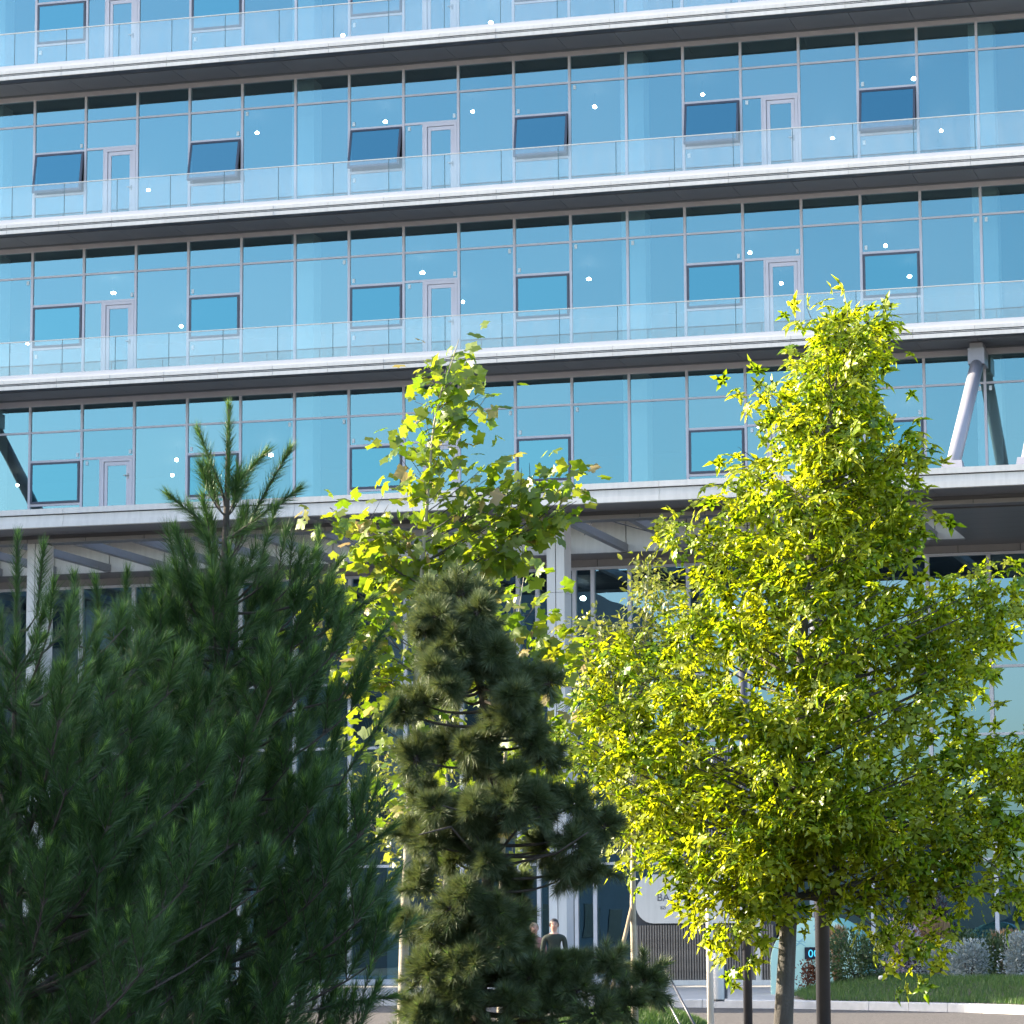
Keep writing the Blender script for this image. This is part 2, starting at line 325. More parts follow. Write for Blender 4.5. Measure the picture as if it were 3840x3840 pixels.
# ------------------------------------------------------------------ the office building
BLD = tag(empty('office_building', (0, 0, 0)), 'glass office building with stacked balconies filling the whole view', 'building')
T = {1: 27.286, 2: 23.086, 3: 18.887, 4: 14.657}
K0, K1 = -4, 23
def kx(k): return (k-9)*1.5
XL, XR = kx(K0), kx(K1)
MW = .033
def F_of(s): return T[s]-2.955 if s < 4 else 12.32
OPEN = {2}
def awning(x0, x1, zt, zb, tilt, parent):
    """top-hung sash; origin at the hinge"""
    w = x1-x0; h = zt-zb; fr = .055
    b = MB()
    for a in ((-w/2, w/2, -fr, 0), (-w/2, w/2, -h, -h+fr), (-w/2, -w/2+fr, -h+fr, -fr), (w/2-fr, w/2, -h+fr, -fr)): b.box(a[0], a[1], -.03, .03, a[2], a[3])
    k = ('sash', round(w, 3), round(h, 3))
    if k not in _cache: _cache[k] = b.mesh('window_sash', 'sash')
    o = put('awning_window', _cache[k], parent, ((x0+x1)/2, -.035, zt), (-tilt if tilt else 0, 0, 0))
    put('pane', boxmesh('pane', w-2*fr, .012, h-2*fr, 'sashglass'), o, (0, -.012, -h/2), (R(random.uniform(-.15, .15)), 0, R(random.uniform(-.15, .15))))
    return o
def door(x0, x1, zb, zt, parent):
    w = x1-x0; h = zt-zb; b = MB(); fo, fi = .075, .125
    b.box(-w/2, -w/2+fo, -.05, .05, 0, h); b.box(w/2-fo, w/2, -.05, .05, 0, h); b.box(-w/2+fo, w/2-fo, -.05, .05, h-fo, h)
    b.box(-w/2+fo+.01, -w/2+fi+.05, -.025, .035, .0, h-fo-.01); b.box(w/2-fi-.05, w/2-fo-.01, -.025, .035, .0, h-fo-.01)
    b.box(-w/2+fi+.05, w/2-fi-.05, -.025, .035, h-fi-.06, h-fo-.01); b.box(-w/2+fi+.05, w/2-fi-.05, -.025, .035, 0, .1)
    k = ('door', round(w, 3), round(h, 3))
    if k not in _cache: _cache[k] = b.mesh('door_frame', 'mull')
    o = put('door', _cache[k], parent, ((x0+x1)/2, 0, zb))
    pw = w-2*fi-.1
    put('pane', boxmesh('pane', pw, .012, h-fi-.16, 'glass'), o, (0, 0, .1+(h-fi-.16)/2), (R(random.uniform(-.12, .12)), 0, R(random.uniform(-.12, .12))))
    k = 'doorhandle'
    if k not in _cache:
        c = MB(); c.box(-.12, .012, -.075, -.055, -.011, .011); c.box(-.012, .012, -.06, -.02, -.011, .011); c.box(-.02, .02, -.032, -.024, -.09, .05); _cache[k] = c.mesh('handle', 'lampmetal')
    put('handle', _cache[k], o, (w/2-fi+.005, 0, 1.02)); return o
for s in (1, 2, 3, 4):
    t = T[s]; F = F_of(s); zt = t+.70; zb = F+.05
    hb = MB(); hb.box(XL, XR, -.09, .08, zt, t+.845); hb.box(XL, XR, -.07, .08, F-.02, zb)
    cw = hb.build('curtain_wall', 'mull', BLD)
    for k in range(K0, K1+1): pbox('mullion', kx(k)-MW, kx(k)+MW, -.045, .10, zb, zt, 'mull', cw)
    for k in range(K0, K1):
        x0, x1 = kx(k)+MW, kx(k+1)-MW; ty = (k-1) % 6
        pbox('transom', x0, x1, -.036, .09, t-.026, t+.026, 'mull', cw)
        pbox('pane', x0, x1, -.006, .006, t+.026, zt, 'glass', cw, .13)
        def stick(px, pz):
            pbox('sticker', px-.035, px+.035, -.022, -.014, pz-.055, pz+.055, 'sticker', cw)
        vis = -1 <= k <= 19
        if ty in (0, 3):
            zh = t-.79
            pbox('transom', x0, x1, -.036, .09, zh-.03, zh+.03, 'mull', cw)
            pbox('pane', x0, x1, -.006, .006, zh+.03, t-.026, 'glass', cw, .13)
            if vis and random.random() < .8: stick(random.choice((x0+.09, x1-.09)), zh+.14)
            zs = t-1.96
            pbox('transom', x0, x1, -.036, .09, zs-.03, zs+.03, 'mull', cw)
            awning(x0+.012, x1-.012, zh-.034, zs+.034, R(random.uniform(9.0, 15.0)) if s in OPEN else 0, BLD)
            pbox('pane', x0, x1, -.006, .006, zb, zs-.03, 'glass', cw, .1)
            if vis and random.random() < .6: stick(x0+.1, zs-.2)
        elif ty == 1:
            zh = t-.77; xd = x0+(x1-x0)*.36
            pbox('transom', x0, x1, -.036, .09, zh-.03, zh+.03, 'mull', cw)
            pbox('pane', x0, x1, -.006, .006, zh+.03, t-.026, 'glass', cw, .13)
            if vis and random.random() < .8: stick(x1-.08, zh+.14)
            pbox('pane', x0, xd-.03, -.006, .006, zb, zh-.03, 'glass', cw, .1)
            if vis and random.random() < .5: stick(x0+.12, zh-.12)
            pbox('mullion', xd-.03, xd+.02, -.036, .09, zb, zh-.03, 'mull', cw)
            door(xd+.025, x1-.005, zb, zh-.035, BLD)
        else:
            pbox('pane', x0, x1, -.006, .006, zb, t-.026, 'glass', cw, .13)
            if vis and random.random() < .5: stick(random.choice((x0+.1, x1-.1)), t-.13)
    # inside: ceiling, round columns of light paint, lamps
    pbox('interior_ceiling', XL+.1, XR-.1, .12, 14, t+.80, t+.84, 'ceiling', BLD)
    for k in range(K0, K1+1):
        if (k-1) % 6 == 5: pbox('interior_column', kx(k)-.27, kx(k)+.35, .45, 1.05, F+.03, t+.79, 'icol', BLD)
    if s < 4: pbox('partition', XL+.1, XR-.1, 13.7, 13.95, F+.03, t+.79, 'interior', BLD)
    else: pbox('partition', XL+.1, XR-.1, 13.7, 13.95, F+.03, t+.79, 'interior', BLD)
    # slab
    zlo = F-.36
    pbox('floor_slab', XL-.3, XR+.3, .13, 14, F-.395, F-.03, 'interior', BLD)
# lamps seen through the glass
LAMPS = {1: [(647, 68), (926, 44)], 2: [(280, 360), (485, 252), (727, 231), (892, 212), (1122, 203), (1326, 180), (1571, 262), (1724, 150), (1776, 248)],
         3: [(52, 650), (214, 554), (342, 617), (797, 516), (873, 571), (1111, 528), (1415, 478), (1474, 536), (1478, 611), (1671, 465), (1716, 523)],
         4: [(33, 917), (333, 869), (325, 898), (511, 860), (1433, 807), (1472, 845), (1715, 795)]}
lb = MB(); lb.lathe([(.01, -.075), (.045, -.068), (.072, -.045), (.08, -.012), (.072, .02), (.045, .044), (.01, .05)], (0, 0, 0), 14); lamp_me = lb.mesh('ceiling_lamp', 'lamp', True)
KS = 3840/1932
for s, L in LAMPS.items():
    for x, y in L:
        p = atZ(x*KS, y*KS, T[s]+.40)
        lo = put('ceiling_lamp', lamp_me, BLD, (p.x, max(p.y, .4), T[s]+.43)); lo.scale = (random.uniform(.62, .92),)*2+(random.uniform(.55, .8),); pbox('lamp_rod', p.x-.008, p.x+.008, max(p.y, .4)-.008, max(p.y, .4)+.008, T[s]+.47, T[s]+.80, 'dark', BLD)
# balcony edges
YF = -1.70
for s in (1, 2, 3):
    F = F_of(s); tl = T[s+1]
    b = MB(); b.box(XL-.3, XR+.3, YF+.10, .125, F-.30, F-.015); edge = b.build('balcony_slab', 'lav', BLD)
    pbox('upstand', XL-.3, XR+.3, YF+.055, YF+.098, F-.14, F+.0, 'lav', edge)
    pbox('shadow_gap', XL-.3, XR+.3, YF+.05, YF+.098, F-.295, F-.235, 'groove', edge)
    pbox('groove_fin', XL-.3, XR+.3, YF+.012, YF+.05, F-.270, F-.258, 'white', edge)
    so = MB(); so.box(XL-.3, XR+.3, YF+.42, -.092, F-.37, F-.305); soffit = so.build('soffit', 'soffit', BLD)
    pbox('soffit_edge', XL-.3, XR+.3, YF+.05, YF+.418, F-.375, F-.305, 'soffdark', soffit)
    ph = .75
    for i, k in enumerate(range(K0, K1)):
        x0 = kx(k)+ph-.75; x1 = x0+1.5; j = .004
        dx = random.uniform(-.002, .002)
        pbox('fascia_panel', x0+j, x1-j, YF+dx, YF+.05, F-.235, F-.141, 'white', edge)
        pbox('fascia_panel', x0+j, x1-j, YF+dx+.003, YF+.05, F-.395, F-.296, 'white', edge)
        pbox('soffit_panel', x0+.006, x1-.006, YF+.425, -.17, F-.394, F-.371, 'soffit', soffit)
    pbox('soffit_closer', XL-.3, XR+.3, -.165, -.092, F-.43, F-.371, 'soffit', soffit)
    # glass balustrade
    b = MB(); b.box(XL-.2, XR+.2, YF+.045, YF+.095, F+.875, F+.895); rail = b.build('balustrade', 'white', BLD)
    for k in range(K0, K1):
        x0 = kx(k)+.12
        o = pbox('balustrade_pane', x0+.008, x0+1.492, YF+.063, YF+.077, F+.005, F+.874, 'rail', rail, .06)
        pbox('glass_joint', x0-.0075, x0+.0075, YF+.062, YF+.078, F+.005, F+.874, 'joint', rail)
# roof slab above the top storey
t = T[1]; b = MB(); b.box(XL-.3, XR+.3, YF, 14, t+.85, t+1.6); b.build('roof', 'white', BLD)
# end walls and back
b = MB(); b.box(XL-.3, XL-.02, .13, 14, 0, T[1]+.85); b.box(XR+.02, XR+.3, .13, 14, 0, T[1]+.85); b.box(XL-.3, XR+.3, 14.0, 14.3, 0, T[1]+1.6); b.build('end_wall', 'stone', BLD)

# ---- terrace canopy over the ground floor
ZT = 11.71; CF = -6.0
cb = MB(); cb.box(XL-.3, XR+.3, CF+.16, -3.86, 11.28, 11.62)
CAN = cb.build('canopy', 'canopy', BLD)
for i, x0 in enumerate(np.arange(XL-.3, XR, 3.0)):
    x0 = float(x0)-.55; x1 = x0+3.0; j = .004
    pbox('fascia_panel', x0+j, x1-j, CF, CF+.16, 11.575, ZT, 'white', CAN)
    pbox('fascia_panel', x0+j, x1-j, CF+.055, CF+.16, 11.385, 11.55, 'white', CAN)
    pbox('fascia_panel', x0+j, x1-j, CF-.004, CF+.16, 11.25, 11.382, 'white', CAN)
    pbox('soffit_panel', x0+.3+.008, x1+.3-.008, CF+.165, -4.52, 11.255, 11.279, 'canopy', CAN)
pbox('fascia_gap', XL-.3, XR+.3, CF+.09, CF+.158, 11.551, 11.574, 'groove', CAN)
# front beam on columns
pbox('front_beam', XL-.3, XR+.3, -4.5, -3.88, 11.08, 11.279, 'canopy', CAN)
for x0 in np.arange(XL-.3, XR, 1.58):
    x0 = float(x0)+.35
    pbox('beam_panel', x0+.012, x0+1.568, -4.53, -4.503, 11.06, 11.16, 'canband', CAN)
# back wall of the skylight slot, white panels, and the set-back lobby head
YW, YG = 1.9, 3.2
for i in range(-14, 11):
    x = 3.905+1.6*i
    if x > XR: break
    pbox('wall_panel', x+.012, x+1.6-.012, YW, YW+.05, 11.072, 11.91, 'white', CAN)
    if x < 12.4:
        rb = MB(); y0, y1 = -3.875, YW-.004; rb.add([(x-.11, y0, 11.075), (x+.06, y0, 11.075), (x+.06, y1, 11.075), (x-.11, y1, 11.075), (x-.11, y0, 11.27), (x+.06, y0, 11.27), (x+.06, y1, 11.27), (x-.11, y1, 11.27)], CUBE_F); rb.build('rafter', 'rafter', CAN)
pbox('terrace_glazing_upstand', XL-.3, XR+.3, -.099, .12, 11.925, 12.29, 'lav', CAN)
# solid soffit at the right end of the slot
for i in range(4):
    x0 = 12.68+2.9*i
    for j in range(6):
        y0 = -3.87+j*.95; pbox('soffit_panel', x0+.01, x0+2.89, y0+.006, y0+.944, 11.045, 11.075, 'canopy', CAN)
pbox('soffit_backing', 12.685, XR+.3, -3.87, 1.88, 11.08, 11.27, 'groove', CAN)
# underside strip and header over the lobby glass
for x0 in np.arange(XL, XR, 1.58):
    x0 = float(x0)+.2
    pbox('header_panel', x0+.010, x0+1.57, YG-.06, YG-.02, 10.875, 11.052, 'canband', CAN)
pbox('lobby_soffit', XL-.3, XR+.3, YW+.01, YG+.3, 11.054, 11.07, 'canopy', CAN)
pbox('header', XL-.3, XR+.3, YG-.018, YG+.1, 10.865, 11.052, 'groove', CAN)
# thin cables in the slot
b = MB(); b.tube([(4.25, -3.4, 11.35), (5.2, 1.2, 11.32)], [.012, .012], 6); b.tube([(3.4, -.4, 11.25), (4.2, -2.6, 11.33)], [.012, .012], 6); b.build('cable', 'dark', CAN)
# columns
for cx in (3.53-13.5, 3.53, 3.53+13.5):
    b = MB(); b.box(cx+.02, cx+.41, -4.46, -3.90, 0, 11.078); co = b.build('column', 'groove', BLD)
    for z0, z1 in ((.02, 3.4), (3.41, 6.75), (6.76, 9.35), (9.36, 11.055)):
        pbox('cladding_panel', cx, cx+.205, -4.5, -4.462, z0, z1, 'white', co); pbox('cladding_panel', cx+.225, cx+.43, -4.5, -4.462, z0, z1, 'white', co)
        pbox('cladding_panel', cx+.412, cx+.432, -4.46, -3.87, z0, z1, 'lav', co); pbox('cladding_panel', cx, cx+.018, -4.46, -3.87, z0, z1, 'white', co); pbox('cladding_panel', cx+.02, cx+.41, -3.898, -3.87, z0, z1, 'white', co)  # right-hand face in grey: its shade is put into the panel colour
# raking struts from the terrace to the soffit
def strut(x):
    a = np.array((x, -5.45, 11.86)); e = np.array((x, -.62, 15.12)); b = MB(); b.tube([a, e], [.165, .165], 20); o = b.build('strut', 'steel', BLD, True)
    pbox('strut_head', x-.20, x+.20, -.98, -.25, 14.97, 15.365, 'steel', o); pbox('strut_hanger', x-.16, x+.16, -.9, -.3, 15.366, 15.51, 'steel', o)
    c = MB(); c.add([(x-.26, -5.75, 11.64), (x+.26, -5.75, 11.64), (x+.26, -5.15, 11.64), (x-.26, -5.15, 11.64), (x-.22, -5.62, 11.93), (x+.22, -5.62, 11.93), (x+.22, -5.36, 11.93), (x-.22, -5.36, 11.93)], CUBE_F); c.build('strut_foot', 'steel', o)
    c = MB(); c.box(x-.035, x+.035, -.30, -.20, 14.9, 15.30); c.build('pin_plate', 'dark', o)
for x in (13.42, 15.12, -13.4, -15.1): strut(x)

# ---- lobby glazing (set back), built bay by bay
gx = [.65-1.5625*i for i in range(13, 0, -1)] + [.65, 1.18, 2.19, 2.69] + [3.69+1.5625*i for i in range(12)]
lob = MB(); lob.box(gx[0], gx[-1], YG-.07, YG+.06, 10.79, 10.863); lob.box(gx[0], gx[-1], YG-.06, YG+.06, .0, .14); LOB = lob.build('lobby_glazing', 'gmull', BLD)
ZTR = [atY(3710, 2499, YG).z, atY(3744, 2752, YG).z, atY(2330, 3238, YG).z]
for x in gx: pbox('mullion', x-.05, x+.05, YG-.10, YG+.06, .141, 10.789, 'gmull', LOB)
for a, c in zip(gx[:-1], gx[1:]):
    zs = [.141]+[z for z in sorted(ZTR)]+[10.789]
    for z in ZTR: pbox('transom', a+.05, c-.05, YG-.06, YG+.05, z-.035, z+.035, 'gmull', LOB)
    for i in range(4): pbox('pane', a+.05, c-.05, YG-.006, YG+.006, zs[i]+(.035 if i else 0), zs[i+1]-(.035 if i < 3 else 0), 'gglass', LOB, .12)
pbox('lobby_ceiling', XL, XR, YG+.11, 14, 10.68, 10.78, 'ceiling', BLD)
pbox('lobby_wall', XL, XR, 10.0, 10.2, .0, 10.67, 'interior', BLD)
p = atY(1100*KS, 1128*KS, 5.4); put('ceiling_lamp', lamp_me, BLD, (p.x, p.y, p.z))
for x in (-12.5, -3.6, 5.6, 14.2): pbox('interior_column', x, x+.6, 5.0, 5.6, .0, 10.67, 'icol', BLD)

# ---- entrance wall: ribbed cladding, white name board and bronze slats
ENT = tag(empty('entrance_wall', (8.3, 1.8, 0)), 'low entrance wall of dark bronze slats under a white name board', 'wall')
def ent(o): o.location = Vector(o.location)-Vector((8.3, 1.8, 0)); return o
YE = 1.7
pl = atY(2386, 3400, YE); pr = atY(2905, 3400, YE)
b = MB(); b.box(pl.x, pr.x, YE+.06, YE+.22, .13, 2.60); o = b.build('backing', 'groove', ENT); ent(o)
o = pbox('plinth', pl.x-.4, pr.x+.9, YE-.10, YE+.3, 0.0, .13, 'white', ENT); ent(o)
zsl = atY(2600, 3466, YE).z
i = 0; x = pl.x+.01
while x < pr.x-.05:
    w = .042; zz = zsl-.02
    ent(pbox('slat', x, x+w, YE-.02-random.uniform(0, .012), YE+.058, .135, zz, 'bronze', ENT)); x += .068
zt = atY(2600, 3278, YE).z; zb2 = atY(2600, 3462, YE).z; xr2 = atY(2800, 3400, YE).x
# board with a rounded left end
b = MB(); hh = (zt-zb2)/2; rad = hh*.75; P = []
cxl = pl.x+rad
for a in np.linspace(math.pi/2, math.pi, 8): P.append((cxl+rad*math.cos(a), zt-rad+rad*math.sin(a)))
for a in np.linspace(math.pi, 1.5*math.pi, 8): P.append((cxl+rad*math.cos(a), zb2+rad+rad*math.sin(a)))
P += [(xr2, zb2), (xr2, zt)]
n = len(P); V = [(x, YE-.05, z) for x, z in P]+[(x, YE+.05, z) for x, z in P]
b.add(V, [tuple(range(n)), tuple(range(2*n-1, n-1, -1))]+[(i, n+i, n+(i+1) % n, (i+1) % n) for i in range(n)]); ent(b.build('name_board', 'white', ENT))
def text(name, s, h, loc, m, parent, ext=.004):
    c = bpy.data.curves.new(name, 'FONT'); c.body = s; c.size = h/.70; c.extrude = ext; c.align_x = 'LEFT'; c.align_y = 'BOTTOM_BASELINE'
    o = bpy.data.objects.new(name+'_curve', c); COL.objects.link(o); dg = bpy.context.evaluated_depsgraph_get(); me = bpy.data.meshes.new_from_object(o.evaluated_get(dg)); bpy.data.objects.remove(o)
    me.materials.clear(); me.materials.append(MT[m]); o = put(name, me, parent, loc, (math.pi/2, 0, 0)); return o
q = atY(2463, 3379, YE-.055); ent(text('lettering', 'BA', .19, q, 'letter', ENT))
q = atY(2476, 3410, YE-.055); ent(text('lettering', 'BZI', .075, q, 'letter', ENT))
# ribbed wall above, behind the crowns
x = atY(2560, 3000, YE).x; xe = atY(2800, 3000, YE).x
ent(pbox('rib_backing', x, xe, YE+.08, YE+.2, 2.61, 6.0, 'groove', ENT))
while x < xe-.04:
    ent(pbox('rib', x, x+.04, YE+.0, YE+.078, 2.7, 5.98, 'ribs', ENT)); x += .072
ent(pbox('end_post', xe+.02, xe+.16, YE-.02, YE+.2, 0.131, 6.0, 'dark', ENT)); ent(pbox('end_post', xe+.17, xe+.32, YE-.04, YE+.2, .131, 6.0, 'white', ENT))

# unseen blocks added to cast shade on the plaza and the near pines
def block(name, x0, x1, y0, y1, h, label, rows, dx):
    e = tag(empty(name, ((x0+x1)/2, (y0+y1)/2, 0)), label, 'building'); e0 = Vector(e.location)
    b = MB(); b.box(x0, x1, y0, y1, -.2, h); o = b.build('wall', 'stone', e); o.location = -e0
    for r in range(rows):
        z = 1.2+r*(h-1)/rows
        for xx in np.arange(x0+1.0, x1-1.5, dx):
            o = pbox('window', float(xx), float(xx)+dx*.6, y1, y1+.06, z, z+1.7, 'nglass', e); o.location -= e0
        for yy in np.arange(y0+1.0, y1-1.5, dx):
            o = pbox('window', x1, x1+.06, float(yy), float(yy)+dx*.6, z, z+1.7, 'nglass', e); o.location -= e0
    return e
block('plaza_shade_block', -75, -46, -23.8, -4.4, 32, 'tall unseen block added to shade the plaza', 8, 5)
block('pine_shade_block', -50, -17, -86, -51.6, 19, 'plain unseen block added to shade the near pines', 4, 5)

# wooded hills behind the viewer (mirrored in the lobby glass)
b = MB(); V = []; N = 90
for i in range(N+1):
    a = math.pi*(1.0+i/N); r = 420
    h = 16+9*math.sin(i*.37)+6*math.sin(i*.83+1)+3*math.sin(i*1.9)
    V += [(r*math.cos(a), -60+r*math.sin(a), -2), ((r+60)*math.cos(a), -60+(r+60)*math.sin(a), h), ((r+200)*math.cos(a), -60+(r+200)*math.sin(a), -2)]
b.add(V, [(i*3+j, i*3+3+j, i*3+4+j, i*3+1+j) for i in range(N) for j in range(2)]); tag(b.build('hills', 'hill', smooth=True), kind='structure')
#@@TREES
# ------------------------------------------------------------------ vegetation helpers
def P(x, y, d): return np.array(at(x*KS, y*KS, d))
def unit(a): return a/(np.linalg.norm(a, axis=-1, keepdims=True)+1e-9)
def fan(outline, c=(0, .42, 0)):
    V = [c]+outline; n = len(outline); return np.array(V, float), np.array([(0, 1+i, 1+(i+1) % n) for i in range(n)])
def star_leaf(curl):
    O = [(0, .22, 0)]
    lobes = [(140, .62, .15), (82, .98, .17), (0, 1.12, .19), (-82, .98, .17), (-140, .62, .15)]; notch = [(112, .36), (42, .40), (-42, .40), (-112, .36)]
    for i, (a, r, w) in enumerate(lobes):
        t = R(90+a); c, q = math.cos(t), math.sin(t)
        for k, sd in ((.56, 1), (1, 0), (.56, -1)):
            O.append((c*r*k+sd*w*q, .42+q*r*k-sd*w*c, -curl*(r*k)**2+(.04 if sd else 0)))
        if i < 4:
            t = R(90+notch[i][0]); O.append((notch[i][1]*math.cos(t), .42+notch[i][1]*math.sin(t), -.02))
    return fan(O)
def plane_leaf(curl):
    pts = [(180, .12), (150, .50), (128, .78), (112, .64), (100, .62), (80, 1.0), (62, .90), (48, .72), (30, .76)]
    half = [(r*math.cos(R(90+a)), .42+r*math.sin(R(90+a)), -curl*r*r*(.6 if i % 2 else 1.1)) for i, (a, r) in enumerate(pts)]
    O = half + [(-.16, 1.22, -curl*.6), (0, 1.42, -curl*1.2), (.16, 1.22, -curl*.6)] + [(-x, y, z) for x, y, z in half[1:]][::-1]
    return fan(O)
def oval_leaf(curl):
    O = [(0, 0, 0), (-.22, .3, .05), (-.26, .6, .03), (-.12, .9, -curl*.6), (0, 1.1, -curl), (.12, .9, -curl*.6), (.26, .6, .03), (.22, .3, .05)]
    return fan(O, (0, .5, -.03))
LEAVES = {'star': [star_leaf(c) for c in (.08, .22, .4)], 'plane': [plane_leaf(c) for c in (.05, .2, .42)], 'small': [oval_leaf(c) for c in (.1, .3)]}
def frames(Y, Nn):
    Y = unit(Y); X = unit(np.cross(Y, Nn)); Z = np.cross(X, Y); return X, Y, Z
def scatter(kind, pos, Y, Nn, sc):
    """one mesh's worth of leaves"""
    X, Y, Z = frames(Y, Nn); VV = []; FF = []; off = 0; tm = LEAVES[kind]; which = RNG.integers(0, len(tm), len(pos))
    for w, (tv, tf) in enumerate(tm):
        i = np.nonzero(which == w)[0]
        if not len(i): continue
        v = pos[i][:, None, :] + sc[i][:, None, None]*(tv[None, :, 0:1]*X[i][:, None, :]+tv[None, :, 1:2]*Y[i][:, None, :]+tv[None, :, 2:3]*Z[i][:, None, :])
        f = tf[None]+(np.arange(len(i))*len(tv))[:, None, None]+off
        VV.append(v.reshape(-1, 3)); FF.append(f.reshape(-1, 3)); off += len(i)*len(tv)
    return np.concatenate(VV), np.concatenate(FF)
def px_of(pos):
    d = pos-CAM_LOC; z = d@fw; return np.stack([1920+FPX*(d@rt)/z, 1920-FPX*(d@up)/z, z], 1)
leaf_meshes = {}
def broad_tree(name, label, trunk, rad, d, ends, kind, mt, bark, lsize, per=4, step=.15, spread=.16, back=(.5, 1.5), nsingle=0, group=None, tuft=9, rise=.45, gap=.25, noback=9999, face=.5, bprob=.6):
    tp = np.array([P(x, y, d+(dd[0] if dd else 0)) for x, y, *dd in trunk]); base = tp[0].copy()
    e = tag(empty(name, base), label, 'tree', group)
    b = MB(); cl = np.concatenate([[0], np.cumsum(np.linalg.norm(np.diff(tp, axis=0), axis=1))]); b.tube(tp-base, list(rad*(1-.92*(cl/cl[-1])**1.0)), 12)
    # root flare
    b.tube([tp[0]-base-np.array((0, 0, .1)), tp[0]-base+np.array((0, 0, .25))], [rad*1.45, rad*.98], 12)
    b.build('trunk', bark, e, True)
    ty = np.array([t[1] for t in trunk]); tt = np.linspace(0, 1, 60)
    tline = np.stack([np.interp(tt, np.linspace(0, 1, len(tp)), tp[:, i]) for i in range(3)], 1); tpy = np.interp(tt, np.linspace(0, 1, len(tp)), ty); tpx = np.interp(tt, np.linspace(0, 1, len(tp)), [t[0] for t in trunk])
    br = MB(); LP = []; LY = []; LN = []
    full = [(x, y, o[0] if o else 0.0, 1) for x, y, *o in ends]
    if back:
        for x, y, o, _ in list(full):
            if y < noback and random.random() < bprob: full.append((x+random.uniform(-28, 28), y+random.uniform(-22, 22), random.uniform(*back), 0))
    for x, y, o, prim in full:
        E = P(x, y, d+o)
        yy = min(y+rise*abs(x-np.interp(y, ty[::-1], np.array([t[0] for t in trunk])[::-1]))+35, 1690 if kind == 'star' else ty[1]-60)
        droop = y > 1670 and kind == 'star'
        if droop: yy = y-130
        i = int(np.argmin(np.abs(tpy-yy))); S = tline[i]; L = np.linalg.norm(E-S)
        mid = (S+E)/2+np.array((0, 0, (.22 if droop else -.06)*L))+RNG.normal(0, .05*L, 3)
        ts = np.linspace(0, 1, 7); path = [(1-t)**2*S+2*t*(1-t)*mid+t*t*E for t in ts]
        r0 = min(.022, .006+.006*L)*(rad/.1); br.tube([q-base for q in path], list(np.linspace(r0, .003, 7)), 5, cap=False)
        pp = np.array(path); sl = max(.0, 1-1.25/max(L, .3)) if L > 1.0 else .12
        if droop: sl = max(sl, 1-.5/max(L, .5))
        n = max(2, int(L*(1-sl)/step))
        for t in np.linspace(max(.25, sl), 1, n):
            q = np.array([np.interp(t, ts, pp[:, k]) for k in range(3)]); m = per if t < .97 else tuft
            if t < .97 and random.random() < gap: continue
            for _ in range(m):
                off = RNG.normal(0, spread, 3); off[2] *= .8; LP.append(q+off)
                out = unit(E-S)*.5+unit(off)*.9+np.array((0, 0, -.55))+RNG.normal(0, .35, 3); LY.append(out)
                nn = np.array((0, 0, .75))+RNG.normal(0, .55, 3)+unit(off)*.35+face*np.array((-.85, -.45, .15))*random.uniform(.2, 1.3); LN.append(nn)
            if m and random.random() < .5: br.tube([q-base, q-base+RNG.normal(0, .12, 3)+np.array((0, 0, .04))], [.005, .002], 4, cap=False)
    br.build('branches', 'bark', e, True)
    LP = np.array(LP); LY = np.array(LY); LN = np.array(LN); sc = lsize*RNG.uniform(.62, 1.12, len(LP))
    pick = np.zeros(len(LP), bool)
    if nsingle:
        q = px_of(LP); order = np.argsort(q[:, 2]-RNG.uniform(0, .8, len(q))); taken = []; md = 46.0
        for i in order:
            if len(taken) >= nsingle: break
            if not (-40 < q[i, 0] < 3880 and -40 < q[i, 1] < 3880): continue
            if taken and (np.hypot(*(q[taken, :2]-q[i, :2]).T).min() < md): continue
            taken.append(i)
        pick[taken] = True
        if kind not in leaf_meshes: leaf_meshes[kind] = [tris_mesh('leaf', tv, tf, mt) for tv, tf in LEAVES[kind]]
        X, Y, Z = frames(LY, LN)
        for i in taken:
            o = put('leaf', random.choice(leaf_meshes[kind]), e); s = sc[i]; l = LP[i]-base
            o.matrix_local = Matrix(((X[i][0]*s, Y[i][0]*s, Z[i][0]*s, l[0]), (X[i][1]*s, Y[i][1]*s, Z[i][1]*s, l[1]), (X[i][2]*s, Y[i][2]*s, Z[i][2]*s, l[2]), (0, 0, 0, 1)))
    V, F = scatter(kind, LP[~pick]-base, LY[~pick], LN[~pick], sc[~pick])
    tag(put('crown', tris_mesh('crown', V, F, mt), e), kind='stuff')
    return e

